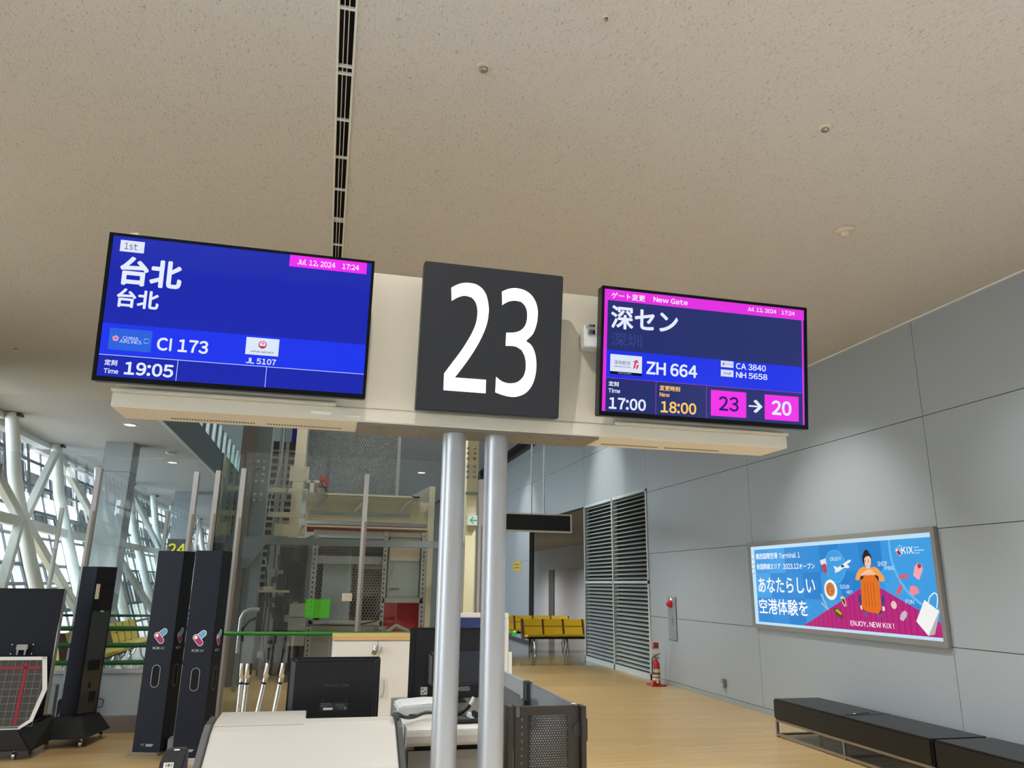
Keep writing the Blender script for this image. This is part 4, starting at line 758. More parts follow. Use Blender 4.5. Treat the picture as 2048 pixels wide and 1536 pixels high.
# balustrade above the fascia
t = thing('glass_balustrade', 'green tinted glass balustrade with slim posts standing on the slate fascia', 'balustrade', (-3.02, 18, 5.05))
for k in range(14):
    y = 13.0+k*1.05
    B('pane', G_EDGE, t, (-3.03, -3.018, y+.03, y+1.02, 5.06, 6.3)); 
    B('post', M_ALU, t, (-3.05, -2.99, y-.02, y+.02, 5.05, 6.35))
MB().tube([(-3.02, 13, 6.36), (-3.02, 27.7, 6.36)], .03, 12).build('handrail', M_ALU, t, smooth=True)

# columns
t = thing('hall_column', 'tall square grey column between the windows and the black kiosks', 'column', (-4.36, 17.3, 0))
B('shaft', M_COL, t, (-4.64, -4.09, 17.0, 17.57, 0, ZC+.02), bevel=.006)
B('joint', M_GROOVE, t, (-4.643, -4.087, 16.998, 17.572, 3.76, 3.768))
t = thing('hall_column', 'farther square grey column behind the gate 24 sign', 'column', (-4.58, 26.4, 0))
B('shaft', M_COL, t, (-4.86, -4.30, 26.1, 26.7, 0, ZC+.02), bevel=.006)
# gate 24
t = thing('gate_number_sign', 'distant dark sign with a yellow number 24, just above the left black kiosk', 'sign', (-4.5, 25.5, 2.2))
B('sign_box', mat('dark_grey_sign', '#3a3c3a', .5), t, (-4.78, -4.16, 25.5, 25.62, 2.2, 2.84), bevel=.005)
fn = lambda a, b, d: Vector((a, 25.499-d, b))
label_text('numeral', '24', glow('#e6e82e', 1.0), t, fn, (-4.74, 2.36, -4.24, 2.70), .001, .02)
B('beam', M_CREAM, t, (-5.1, -3.2, 25.62, 25.8, 2.15, 2.5))
for x in (-4.6, -4.4): MB().cyl((x, 25.7, 0), (x, 25.7, 2.15), .05, 20).build('pole', M_ALU, t, smooth=True)
# ------------------------------------------------------------------ elevator machinery behind the glass
M_OLV = mat('cream_machine_paint', '#c9c4ac', .5)
M_GRY = mat('grey_machine_paint', '#8f938f', .5, .1)
M_BLG = mat('blue_grey_steel', '#76828a', .5, .2)
M_GALV = mat('galvanised_angle', '#a4a8a6', .45, .5)
M_RED2 = mat('red_primer', '#ac282c', .55)
M_PERF = perforated('grey_perforated_sheet', '#5f6465', .052, .017)
M_PERF2 = perforated('dark_perforated_sheet', '#8b8480', .055, .018)
t = thing('elevator_shaft_frame', 'blue grey steel shaft column with cross beam, rails and machine parts beside the elevator', 'steel frame', (-1.25, 13.2, 0))
FRAME = t
B('column', M_BLG, t, (-1.50, -1.03, 13.2, 13.6, 0, 5.6))
B('flange', mat('brown_grey_steel', '#6f6a66', .5), t, (-1.51, -1.28, 13.16, 13.2, 0, 5.6))
mb = MB()
for z in (3.55, 3.44, 3.33, 3.22, 3.0, 2.9): 
    for x in (-1.22, -1.34, -1.12): mb.lathe((x, 13.2, z), [(.03, 0), (.03, .025), (.015, .045)], 8, (0,-1,0))
mb.build('bolt_row', M_GRY, t)
bm_ = B('cross_beam', M_BLG, t, (-1.30, 2.3, 12.98, 13.0, 2.19, 2.30), (-1.30, 2.3, 13.0, 13.12, 2.285, 2.30), (-1.30, 2.3, 13.0, 13.12, 2.19, 2.205))
MB().prism([(-1.30, 2.19), (-1.30, 1.80), (-1.20, 1.80), (-.95, 2.19)], lambda a, b, d: Vector((a, d, b)), 12.99, 13.0).build('gusset', M_BLG, bm_)
B('guide_rail', M_GRY, t, (-.965, -.88, 14.15, 14.25, 0, 5.6)); B('guide_rail', M_GALV, t, (-.85, -.79, 14.1, 14.2, 0, 5.6))
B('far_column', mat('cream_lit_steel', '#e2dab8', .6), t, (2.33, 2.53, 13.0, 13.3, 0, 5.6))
mb = MB()
for z in (3.95, 3.86, 3.76, 3.62, 3.53, 3.43):
    for x in (2.335, 2.455): mb.lathe((x, 13.0, z), [(.028, 0), (.028, .03), (.014, .05)], 8, (0,-1,0))
mb.build('bolt_row', M_GRY, t)
B('splice_plate', M_GRY, t, (2.31, 2.55, 12.97, 13.0, 3.12, 3.17)); B('edge_strip', M_DARK, t, (2.53, 2.58, 12.96, 13.0, 0, 3.1))
B('grey_column', mat('grey_shaft_column', '#6e6f6d', .6), t, (2.02, 2.24, 13.6, 13.9, 0, 5.6))
t = thing('exit_sign', 'small green and white exit arrow sign between the two sign poles', 'exit sign', (2.43, 12.9, 2.58))
B('sign_box', M_WHITE, t, (2.345, 2.525, 12.88, 12.99, 2.585, 2.755))
B('sign_face', glow('#d8ecdc', .9), t, (2.348, 2.522, 12.875, 12.881, 2.588, 2.752))
ax = lambda a, b, d: Vector((2.348+a*.174, 12.874-d, 2.588+b*.164))
flat('arrow', glow('#5f9a6a'), t, ax, [(.15, .5), (.48, .84), (.62, .84), (.36, .57), (.9, .57), (.9, .43), (.36, .43), (.62, .16), (.48, .16)], .0005)
t = thing('brown_louvre', 'brown slatted wall panel seen deep behind the elevator rails', 'louvre', (-.9, 15.6, 2.4))
B('backing', mat('dark_brown', '#2c2622', .8), t, (-1.45, -.55, 15.6, 15.65, 0, 4.34))
mb = MB()
for k in range(20): z = 1.45+k*.14; mb.box(-1.45, -.55, 15.52, 15.6, z, z+.05)
mb.build('slats', mat('brown_slat', '#7d7266', .6), t)
t = thing('ceiling_banner', 'white panel with a dark blue edge high behind the elevator rails', 'panel', (-.97, 16, 4.35))
B('panel', mat('pale_grey_panel', '#a9b4bb', .5), t, (-1.25, -.80, 16, 16.05, 4.34, 5.72)); B('edge', mat('deep_blue', '#142a86', .5), t, (-.86, -.74, 15.95, 16.0, 4.34, 5.72))
t = thing('elevator_car', 'grey elevator car with perforated panels, bolted frame, red inner panels and cream crosshead', 'elevator', (.8, 14.2, 0))
CAR = t
B('perforated_panel', M_PERF, t, (-.49, 1.27, 15.2, 15.21, 3.30, 5.6)); B('panel_edge', M_GRY, t, (1.27, 1.33, 15.15, 15.25, 3.25, 5.6), (-.55, -.49, 15.15, 15.25, 3.25, 5.6))
MB().bar((.75, 15.28, 3.4), (1.25, 15.28, 4.2), .05, .03).build('stay', M_BLG, t)
B('perforated_panel', M_PERF2, t, (-.34, .60, 14.25, 14.26, .9, 2.25)); B('perforated_panel', M_PERF2, t, (.48, 1.05, 14.24, 14.25, .9, 1.95))
B('back_sheet', mat('dark_backing', '#3a3a38', .7), t, (-.36, 1.06, 14.55, 14.58, .05, 2.4))  # back_sheet: dark sheet added so the perforations in front read black
B('centre_panel', mat('blue_grey_panel', '#8d9a9c', .35, .1), t, (-.02, .49, 14.05, 14.15, .95, 1.93), bevel=.004)
B('cross_band', M_GRY, t, (-.20, 1.02, 14.0, 14.03, 1.92, 2.06)); B('cross_band', M_GALV, t, (-.20, 1.80, 13.98, 14.02, 2.42, 2.50))
d = B('door_panel', mat('grey_green_door', '#99a29f', .3, .1), t, (1.125, 1.70, 14.1, 14.15, 1.36, 2.42), bevel=.004)
B('door_frame', M_DARK, d, (1.105, 1.125, 14.09, 14.15, 1.34, 2.44), (1.70, 1.72, 14.09, 14.15, 1.34, 2.44)); B('door_top', M_CREAM, d, (1.14, 1.69, 14.09, 14.1, 2.0, 2.40)); B('slot', M_BLACK, d, (1.16, 1.35, 14.085, 14.1, 1.50, 1.51))
B('red_panel', M_RED2, t, (1.10, 1.76, 14.2, 14.22, .3, 1.26)); B('red_panel', M_RED2, t, (-.36, 1.80, 14.2, 14.24, 2.48, 2.62))
for i, (a, b) in enumerate(((-.228, -.128), (1.01, 1.075), (1.695, 1.79))):
    p = B('angle_post', M_GALV, t, (a, b, 13.9, 13.93, 0, 2.50))
    mb = MB()
    for k in range(26): z = .3+k*.08; mb.box((a+b)/2-.012, (a+b)/2+.012, 13.897, 13.901, z, z+.03)
    mb.build('slot_row', M_BLACK, p)
    mb = MB()
    for z in (2.44, 2.12, 2.02, 1.92): mb.lathe(((a+b)/2-.01, 13.9, z), [(.02, 0), (.02, .015), (.01, .03)], 8, (0,-1,0))
    mb.build('bolt_row', M_CHROME, p)
B('angle_rail', M_GALV, t, (-.2, 1.05, 13.9, 13.95, .88, .96)); B('angle_rail', M_GALV, t, (1.04, 1.76, 13.9, 13.95, 1.265, 1.345)); B('lower_panel', M_GRY, t, (-.13, 1.15, 14.1, 14.15, .05, .86)); B('side_panel', M_BLG, t, (-.30, -.22, 14.0, 14.2, .2, 2.4))
B('conduit_box', M_GRY, t, (.55, 1.02, 14.15, 14.24, 1.84, 1.91))
MB().tube([(1.12, 13.95, .6), (1.16, 13.9, .78), (1.3, 13.88, .88), (1.5, 13.9, .80), (1.62, 13.95, .6)], .035, 10).build('hose', M_GRY, t, smooth=True)
MB().tube([(-.95, 13.8, 1.35), (-.75, 13.8, .98), (-.4, 13.85, .88), (.1, 13.86, .90), (.6, 13.86, .885), (.95, 13.86, .96), (1.03, 13.86, 1.14)], .014, 8).build('cable', M_DARK, t, smooth=True)
t = CAR
B('crosshead_beam', M_OLV, t, (-.41, 1.83, 14.1, 14.16, 2.68, 3.14)); B('top_flange', M_OLV, t, (-.21, 1.62, 13.95, 14.16, 3.13, 3.16)); B('bottom_flange', M_OLV, t, (-.41, 1.9, 13.95, 14.16, 2.555, 2.585))
B('bar', M_BLG, t, (-.33, 1.46, 13.95, 13.98, 2.78, 2.83))
mb = MB()
for x in (-.1, .62, 1.42): mb.bar((x-.17, 13.97, 2.84), (x+.06, 13.97, 3.12), .05, .01, up=(0,1,0))
mb.build('brace', M_GRY, t)
B('end_post', M_OLV, t, (1.80, 1.90, 13.9, 14.0, 0, 3.35))
MB().prism([(1.45, 3.16), (1.80, 3.36), (1.80, 3.05), (1.70, 3.05)], lambda a, b, d: Vector((a, d, b)), 13.95, 13.97).build('gusset', M_GRY, t)
B('left_post', M_OLV, t, (-.665, -.485, 13.9, 14.0, 2.3, 5.5))
for (x0, x1, z0, z1) in ((-.72, -.39, 3.31, 3.58), (-1.06, -.39, 3.11, 3.19), (-1.02, -.36, 2.68, 2.77), (-.89, -.37, 2.36, 2.57)):
    p = B('plate', M_OLV, t, (x0, x1, 13.7, 13.74, z0, z1), bevel=.003)
    mb = MB()
    for x in (x0+.05, x1-.05):
        for z in (z0+.03, z1-.03): mb.lathe((x, 13.7, z), [(.014, 0), (.014, .02), (.006, .03)], 8, (0,-1,0))
    mb.build('bolt', M_CHROME, p)
MB().tube([(-.70, 13.68, 3.3), (-.75, 13.68, 3.0), (-.82, 13.68, 2.9)], .012, 8).build('cable', M_GRY, t, smooth=True)
MB().tube([(-.86, 13.9, 5.4), (-.90, 13.9, 3.6), (-1.0, 13.75, 2.95), (-1.0, 13.7, 2.75)], .011, 8).build('rope', M_GRY, t, smooth=True)
t = CAR
mo = B('motor_housing', mat('red_motor_paint', '#a53a33', .5), t, (-.22, -.05, 13.9, 14.1, 3.24, 3.44), bevel=.02)
MB().tube([(-.14, 13.9, 3.33), (-.10, 13.86, 3.26), (-.06, 13.88, 3.18)], .02, 8).build('cable', M_BLACK, mo, smooth=True)
B('motor_bracket', M_OLV, t, (-.39, -.10, 13.9, 14.0, 3.33, 3.37), (-.36, -.29, 13.9, 13.95, 3.15, 3.36))
B('motor_pedestal', M_GRY, t, (-.22, -.05, 13.9, 14.1, 3.16, 3.24))
t = thing('control_boxes', 'pale grey control boxes stacked left of the perforated elevator car', 'control box', (-.37, 13.6, .55))
for z0, z1 in ((.57, .80), (.81, 1.02), (1.03, 1.245)): B('box', M_GRY, t, (-.52, -.235, 13.6, 13.8, z0, z1), bevel=.006)
B('stand', M_DARK, t, (-.50, -.46, 13.62, 13.66, 0, .57), (-.30, -.26, 13.62, 13.66, 0, .57), (-.50, -.26, 13.70, 13.74, 0, .57))
t = FRAME
M_MACH = mat('dark_machine_grey', '#4c4a46', .5, .3)
random.seed(11)
for k in range(26):
    x = -1.02+random.random()*.54; z = .15+random.random()*1.85; w = .04+random.random()*.12; h = .04+random.random()*.22
    B('machine_part', random.choice([M_MACH, M_GRY, M_DARK, M_GALV, M_BLACK]), t, (x, x+w, 13.95+.2*random.random(), 14.2, z, z+h), bevel=.006)
B('arm', M_OLV, t, (-1.05, -.55, 13.75, 13.78, 1.42, 1.46), (-.98, -.82, 13.72, 13.75, 1.44, 1.52)); B('back_plate', mat('dark_backing', '#3a3a38', .7), t, (-1.03, -.35, 14.6, 14.65, 0, 2.3))
for k, pts in enumerate(([(-.95, 13.8, 2.1), (-.97, 13.8, 1.7), (-.90, 13.8, 1.3), (-.92, 13.8, .8), (-.85, 13.8, .3)], [(-.62, 13.8, 1.8), (-.60, 13.78, 1.55), (-.66, 13.78, 1.42), (-.75, 13.8, 1.45)], [(-.88, 13.8, 1.42), (-.80, 13.78, 1.1), (-.70, 13.78, .98)], [(-1.0, 13.8, 2.0), (-.93, 13.8, 1.75), (-.88, 13.8, 1.45)])):
    MB().tube(pts, .014, 8).build('cable', [M_BLACK, M_BLACK, M_DARK, M_GRY][k], t, smooth=True)
t = thing('bent_conduit', 'curved pale conduit with a black flex beside the left glass post', 'pipe', (-1.05, 12.6, .9))
MB().tube([(-1.18, 12.6, .55), (-1.18, 12.6, 1.05), (-1.14, 12.6, 1.14), (-1.05, 12.6, 1.18), (-.92, 12.6, 1.18)], .03, 12).build('conduit', M_ALU, t, smooth=True)
MB().tube([(-1.12, 12.58, .72), (-1.14, 12.55, .9), (-1.05, 12.52, 1.02), (-.95, 12.52, 1.06)], .022, 10).build('flex', M_BLACK, t, smooth=True)
B('floor_post', M_GRY, t, (-1.21, -1.15, 12.57, 12.63, 0, .55))
M_PAPER = mat('cream_paper', '#d8cfb8', .7)
t = thing('green_sticker', 'translucent bright green sheet stuck on the glass in front of the elevator', 'sticker', (-.04, 9.25, 1.21))
gm = mat('green_film', '#7cf04e', .4); nt = gm.node_tree; b = nt.nodes['Principled BSDF']
tr = nt.nodes.new('ShaderNodeBsdfTransparent'); tr.inputs[0].default_value = (.55, 1, .42, 1); mx = nt.nodes.new('ShaderNodeMixShader'); mx.inputs[0].default_value = .28
nt.links.new(tr.outputs[0], mx.inputs[1]); nt.links.new(b.outputs[0], mx.inputs[2]); nt.links.new(mx.outputs[0], nt.nodes['Material Output'].inputs[0])
B('film', gm, t, (-.18, .095, 9.249, 9.2535, 1.205, 1.41))
t = B('paper_note', M_PAPER, None, (.225, .34, 9.249, 9.2545, 1.392, 1.48)); tag(t, 'small cream paper square stuck on the glass right of the green sheet', 'note')

# ------------------------------------------------------------------ black posts, trolleys and carts on the left
def place(m, ax, ay, rz):
    return lambda x, y, z: Vector((ax+x*math.cos(rz)-y*math.sin(rz), ay+x*math.sin(rz)+y*math.cos(rz), z))
LOGO = (mat('white_print', '#ffffff', .6), mat('sky_blue_print', '#6aa8d8', .6), mat('magenta_print', '#a82a66', .6))
def kiosk(cx, cy, rz, label):
    t = thing('queue_kiosk', label, 'kiosk', (cx, cy, 0), 'pair of tall navy kiosk posts')
    P_ = place(None, cx, cy, rz); w, d, h = .135, .125, 1.885
    MB().pts8([P_(x, y, z) for z in (.03, h) for x, y in ((-w, -d), (w, -d), (w, d), (-w, d))]).build('body', M_NAVY, t, bevel=.004)
    MB().pts8([P_(x, y, z) for z in (.0, .03) for x, y in ((-w-.03, -d-.03), (w-.01, -d-.03), (w-.01, d), (-w-.03, d))]).build('base_plate', M_CHROME, t, bevel=.003)
    for fn, nm in ((lambda a, b, d_: P_(a, -d-d_, b), 'front'), (lambda a, b, d_: P_(w+d_, a, b), 'side')):
        emblem(t, fn, (-.01, 1.07), .15, .0006, LOGO)
        label_text('lettering', 'KIX', LOGO[0], t, fn, (-.062, .945, .005, .968), .0008, .02)
        for z in (.962, .954, .946): flat('lettering', mat('grey_print', '#9aa0a8', .6), t, fn, [(.012, z), (.05 if z < .955 else .058, z), (.05 if z < .955 else .058, z+.003), (.012, z+.003)], .0008)
        sl = flat('slot_rim', M_STEEL, t, fn, capsule((0, .70), .042, .062, 0, 10), .0006, .003)
        flat('slot_void', mat('black_void', '#020203', .9), sl, fn, capsule((0, .70), .036, .062, 0, 10), .0028, .0012)
    fn = lambda a, b, d_: P_(a, -d-d_, b)
    label_text('lettering', 'PT', LOGO[0], t, fn, (-.055, .075, -.02, .098), .0008, .01)
    flat('maker_bar', mat('grey_print', '#9aa0a8', .6), t, fn, [(-.012, .075), (.05, .075), (.065, .098), (-.005, .098)], .0008)
    for x in (w-.02, -w+.02): MB().lathe(P_(x, -d-.002, .0), [(.012, 0), (.012, .02), (.006, .03)], 10).build('foot', M_CHROME, t, smooth=True)
kiosk(-1.475, 8.44, rad(-16), 'left of the two tall navy kiosk posts, standing on a steel plate')
kiosk(-1.075, 8.13, rad(-14), 'right of the two tall navy kiosk posts, next to the chrome belt posts')
t = B('white_box', mat('pale_lilac_box', '#b7b6c2', .5), None, (-1.335, -1.215, 8.36, 8.62, 0, .13), bevel=.006); tag(t, 'low pale grey box on the floor between the two navy kiosks', 'box')

# reader trolley
ax_, ay_ = -2.31, 8.97; P_ = place(None, ax_, ay_, rad(52))
t = thing('reader_trolley', 'narrow navy trolley tower with dark open slots on a wide wheeled foot', 'trolley', (ax_, ay_, 0))
MB().pts8([P_(x, y, z) for z in (.25, 1.725) for x, y in ((-.12, -.115), (.12, -.115), (.12, .115), (-.12, .115))]).build('tower', M_NAVY, t, bevel=.003)
fr = lambda a, b, d: P_(.1+d, a, b)      # right face
fl = lambda a, b, d: P_(a, -.105-d, b)   # left face
ff = lambda a, b, d: P_(a*1.2, -.115-d, b)
gp = flat('gloss_panel', mat('olive_black_gloss', '#1d211c', .06, 0, .6), t, ff, rect((-.085, .30, .085, 1.28)), .0, .003)
flat('recess', mat('black_void', '#020203', .9), t, ff, rect((-.07, 1.585, .085, 1.70)), .0, .002)
flat('recess', mat('black_void', '#020203', .9), t, ff, rect((-.085, 1.29, .085, 1.55)), .0, .002)
flat('paper_slot', M_PAPER, t, ff, rect((-.085, 1.40, -.055, 1.55)), .002, .012)
flat('edge', M_NAVY, t, ff, rect((-.09, 1.555, .09, 1.58)), .0, .006)
flat('recess', mat('black_void', '#020203', .9), gp, ff, rect((-.05, .70, .06, .80)), .003, .002)
flat('recess', mat('black_void', '#020203', .9), gp, ff, rect((.0, .40, .06, .50)), .003, .002); flat('hole', mat('black_void', '#020203', .9), gp, ff, ell((-.01, .56), .014, .03, 14), .003, .002)
flat('chrome_strip', M_CHROME, t, ff, rect((-.012, 1.27, .02, 1.285)), .004, .002)
MB().tube([P_(.12, -.12, .42), P_(.17, -.13, .40), P_(.16, -.13, .34), P_(.10, -.12, .33)], .006, 8).build('cord', M_DARK, t, smooth=True)
mb = MB(); lo_ = [Vector((x, y, .085)) for x, y in ((-2.57, 8.73), (-2.15, 8.73), (-2.06, 9.32), (-2.46, 9.32))]; hi_ = [Vector((x, y, .28)) for x, y in ((-2.47, 8.80), (-2.22, 8.78), (-2.13, 9.06), (-2.40, 9.12))]
mb.pts8(lo_+hi_).build('foot_cover', mat('matt_black_sheet', '#14171a', .55), t, bevel=.008)
for x, y in ((-2.50, 8.79), (-2.20, 8.79), (-2.13, 9.25), (-2.42, 9.25)):
    c_ = MB(); c_.cyl((x-.012, y, .032), (x+.012, y, .032), .032, 16); c_.build('caster', M_CHROME, t, smooth=True)
    MB().cyl((x, y, .05), (x, y, .09), .012, 10).build('caster_stem', M_CHROME, t)

# measuring cart
t = thing('size_gauge_cart', 'black wheeled cart with tall board and white edged grid bin, at the left edge', 'cart', (-2.85, 8.4, 0))
MB().pts8([(-3.12, 8.50, .30), (-2.475, 8.50, .30), (-2.475, 8.54, .30), (-3.12, 8.54, .30), (-3.14, 8.44, 1.502), (-2.47, 8.44, 1.502), (-2.47, 8.48, 1.502), (-3.14, 8.48, 1.502)]).build('board', mat('blue_black_board', '#121722', .6, 0, .3), t, bevel=.003)
B('board_edge', M_ALU, t, (-2.476, -2.468, 8.46, 8.54, .35, 1.49))
hd = B('handle_plate', M_STEEL, t, (-2.80, -2.70, 8.44, 8.455, .935, .985), bevel=.006)
B('bracket', M_STEEL, hd, (-2.79, -2.775, 8.44, 8.46, .89, .935), (-2.725, -2.71, 8.44, 8.46, .89, .935))
for x in (-2.84, -2.66):
    for z in (.985, .90): MB().lathe((x, 8.455, z), [(.006, 0), (.004, .004)], 8, (0,-1,0)).build('rivet', M_CHROME, t)
gfn = lambda a, b, d: Vector((a, 8.33-d+(.87-b)*-.10, b))
gb = flat('grid_bin', mat('smoky_grid_panel', '#3a3836', .3), t, gfn, [(-3.12, .275), (-2.60, .275), (-2.50, .33), (-2.445, .60), (-2.445, .60), (-2.50, .872), (-3.12, .872)], -.02, .02)
mb = MB()
for k in range(11): x = -3.10+k*.06; mb.prism(rect((x-.0014, .285, x+.0014, .865)), gfn, .001, .003)
for k in range(10): z = .29+k*.063; mb.prism(rect((-3.12, z-.0014, -2.50, z+.0014)), gfn, .001, .003)
mb.build('grid_lines', mat('pale_wire', '#8d8a86', .5), gb)
mb = MB(); mb.prism(rect((-3.12, .775, -2.52, .80)), gfn, .003, .005); mb.prism(rect((-2.66, .30, -2.63, .83)), gfn, .003, .005); mb.build('red_lines', mat('red_tape', '#8a1828', .5), gb)
mb = MB()
for pts in (rect((-3.12, .855, -2.49, .885)), [(-2.525, .885), (-2.485, .885), (-2.43, .60), (-2.47, .60)], [(-2.47, .60), (-2.43, .60), (-2.50, .33), (-2.53, .345)], [(-2.53, .345), (-2.50, .33), (-2.60, .262), (-2.61, .285)], rect((-3.12, .262, -2.60, .285))): mb.prism(pts, gfn, .004, .010)
mb.build('white_rim', M_WHITE, gb)
MB().pts8([(-3.12, 8.26, .075), (-2.46, 8.26, .075), (-2.44, 8.70, .075), (-3.12, 8.70, .075), (-3.12, 8.24, .28), (-2.60, 8.24, .28), (-2.42, 8.62, .34), (-3.12, 8.66, .34)]).build('base', mat('matt_black_sheet', '#14171a', .55), t, bevel=.02)
for x, y in ((-2.62, 8.32), (-2.58, 8.62), (-3.0, 8.32), (-3.0, 8.62)):
    MB().cyl((x-.012, y, .034), (x+.012, y, .034), .034, 16).build('caster', M_CHROME, t, smooth=True); MB().cyl((x, y, .05), (x, y, .08), .012, 10).build('caster_stem', M_CHROME, t)
t = thing('metal_stand', 'grey metal stand with a round hole tucked between the cart and the trolley', 'stand', (-2.63, 9.35, 0))
B('upright', M_GRY, t, (-2.74, -2.64, 9.30, 9.40, 0, .52), bevel=.006)
MB().prism([(-2.62, .02), (-2.49, .02), (-2.49, .42), (-2.62, .36)], lambda a, b, d: Vector((a, d, b)), 9.36, 9.38).build('plate', M_STEEL, t)
MB().lathe((-2.555, 9.36, .19), [(.05, 0), (.05, .01)], 20, (0,-1,0)).build('disc', mat('pale_disc', '#c9d3d6', .3), t)

# chrome belt posts
t = None
PR = [(-.640, 7.43, .0, -.010, 'leftmost'), (-.588, 7.40, -.015, -.020, 'second from left'), (-.421, 7.41, -.125, -.02, 'third from left'), (-.288, 7.40, -.105, -.02, 'rightmost')]
for x, y, dx, dy, w_ in PR:
    t = thing('belt_post', '%s of the four chrome belt posts standing left of the black monitor' % w_, 'belt post', (x+dx, y+dy, 0), 'chrome belt posts')
    top = Vector((x, y, .895)); bot = Vector((x+dx, y+dy, .02)); A_ = lambda s: bot.lerp(top, s)
    MB().tube([bot, A_(.87)], .019, 20).build('tube', M_CHROME, t, smooth=True)
    MB().tube([A_(.80), A_(.82)], .022, 20).build('collar', M_BLACK, t, smooth=True)
    MB().tube([A_(.86), A_(.88), A_(1.0)], [.020, .027, .027], 20).build('head', M_CHROME, t, smooth=True)
    B('belt_slot', M_BLACK, t, (x+.012, x+.032, y-.024, y+.024, .80, .897), bevel=.003)
    MB().lathe((x+dx, y+dy, 0), [(.024, 0), (.024, .012), (.02, .022)], 28).build('foot', M_STEEL, t, smooth=True)

# ------------------------------------------------------------------ cabinet, board, partitions
M_CABW = mat('white_laminate', '#e8e8e4', .5)
t = thing('storage_cabinet', 'white two door storage cabinet with beech top behind the black monitors', 'cabinet', (.585, 7.9, 0))
B('body', M_CABW, t, (.135, 1.03, 7.72, 8.15, .02, 1.066)); B('top', mat('beech_edge', '#d9b77c', .45), t, (.13, 1.035, 7.70, 8.16, 1.066, 1.106), bevel=.003)
for x0, x1, hx in ((.150, .556, .0), (.562, 1.02, .0)):
    d = B('door', M_CABW, t, (x0, x1, 7.70, 7.72, .04, 1.055), bevel=.002)
    if x0 > .5: MB().tube([(.615, 7.70, .72), (.625, 7.665, .70), (.632, 7.655, .64), (.625, 7.665, .58), (.615, 7.70, .56)], .011, 10).build('handle', M_ALU, d, smooth=True)
    MB().tube([(x1-.03 if x0 < .5 else x0+.03, 7.70, 1.0), (x1-.03 if x0 < .5 else x0+.03, 7.675, 1.005), (x1-.02 if x0 < .5 else x0+.02, 7.67, .975), (x1-.03 if x0 < .5 else x0+.03, 7.70, .965)], .006, 8).build('hasp', M_CHROME, d, smooth=True)
t = thing('padlock', 'small brass padlock hanging from the hasps of the white cabinet', 'padlock', (.53, 7.66, .9))
MB().pts8([(.495, 7.655, 0.950), (.535, 7.655, 0.930), (.535, 7.672, 0.930), (.495, 7.672, 0.950), (.512, 7.655, 0.985), (.552, 7.655, 0.965), (.552, 7.672, 0.965), (.512, 7.672, 0.985)]).build('body', mat('brass', '#b39a5c', .35, .8), t, bevel=.003)
MB().tube([(.52, 7.664, 0.980), (.530, 7.664, 1.020), (.55, 7.664, 1.020), (.545, 7.664, 0.970)], .004, 8).build('shackle', M_CHROME, t, smooth=True)
t = thing('notice_board', 'dark blue board in a thick white frame standing behind the twin poles', 'board', (1.36, 6.5, 0))
B('frame', M_WHITE, t, (1.10, 1.565, 6.5, 6.54, 1.328, 1.368), (1.53, 1.565, 6.5, 6.54, .40, 1.328), (1.10, 1.135, 6.5, 6.54, .40, 1.328), (1.10, 1.565, 6.5, 6.54, .35, .40), bevel=.006)
B('blue_sheet', mat('dark_blue_poster', '#2b3c7c', .45, noise=(14, .4)), t, (1.13, 1.54, 6.51, 6.535, .38, 1.335))
B('side_wing', M_WHITE, t, (1.565, 1.595, 6.5, 6.54, .3, 1.05)); B('foot', M_WHITE, t, (1.10, 1.16, 6.36, 6.68, 0, .35), (1.52, 1.58, 6.36, 6.68, 0, .35))
M_PART = mat('slate_blue_partition', '#6a7884', .22, .1)
t = thing('partition', 'long low slate partition running back on the right of the counters', 'partition', (1.35, 5.0, 0))
B('panel', M_PART, t, (1.332, 1.352, 4.06, 4.93, .04, .995), bevel=.003); B('panel', mat('grey_partition', '#87919a', .3, .1), t, (1.318, 1.338, 5.06, 6.2, .04, .995), bevel=.003)
B('inset', perforated('grey_fine_perforation', '#6f7479', .02, .006, axes='yz'), t, (1.316, 1.3175, 5.12, 6.1, .1, .90))
for y in (4.975, 5.03, 6.22): B('post', mat('dark_slate_post', '#2c353c', .4), t, (1.315, 1.355, y-.022, y+.022, 0, 1.0), bevel=.004)
B('clip', mat('dark_slate_post', '#2c353c', .4), t, (1.285, 1.315, 4.90, 4.99, .72, .90), bevel=.006); B('edge_strip', M_ALU, t, (1.318, 1.326, 5.055, 5.062, .05, .99))
M_PDARK = mat('warm_black_partition', '#3b3734', .5, .2)
t = thing('partition', 'dark perforated metal partition panel at right of the twin poles', 'partition', (1.15, 4.0, 0))
mb = MB(); mb.box(1.03, 1.066, 3.99, 4.01, .04, 1.0); mb.box(1.066, 1.282, 3.99, 4.01, .955, 1.0); mb.box(1.282, 1.34, 3.99, 4.01, .04, 1.0); mb.box(1.066, 1.282, 3.99, 4.01, .04, .15)
mb.build('panel', M_PDARK, t)
B('perforated_sheet', perforated('warm_black_perforated', '#3b3734', .0135, .0046, .5, .2), t, (1.066, 1.282, 3.996, 4.0, .15, .955))
B('post', M_PDARK, t, (.955, .985, 3.96, 4.04, 0, 1.005), (.99, 1.0, 3.96, 4.04, .86, 1.005), bevel=.003); B('post', M_PDARK, t, (1.345, 1.372, 3.96, 4.04, 0, 1.0), bevel=.003)
B('slot', M_BLACK, t, (.986, .992, 3.965, 4.03, .80, 1.0), (1.342, 1.35, 3.985, 3.989, .93, .995)); B('hinge_plate', M_PDARK, t, (1.0, 1.03, 3.985, 4.01, .04, .95))
mb = MB()
for k in range(24): mb.box(1.035, 1.038, 3.9895, 3.9902, .15+k*.034, .15+k*.034+.012)
mb.build('dot_row', M_GALV, t)
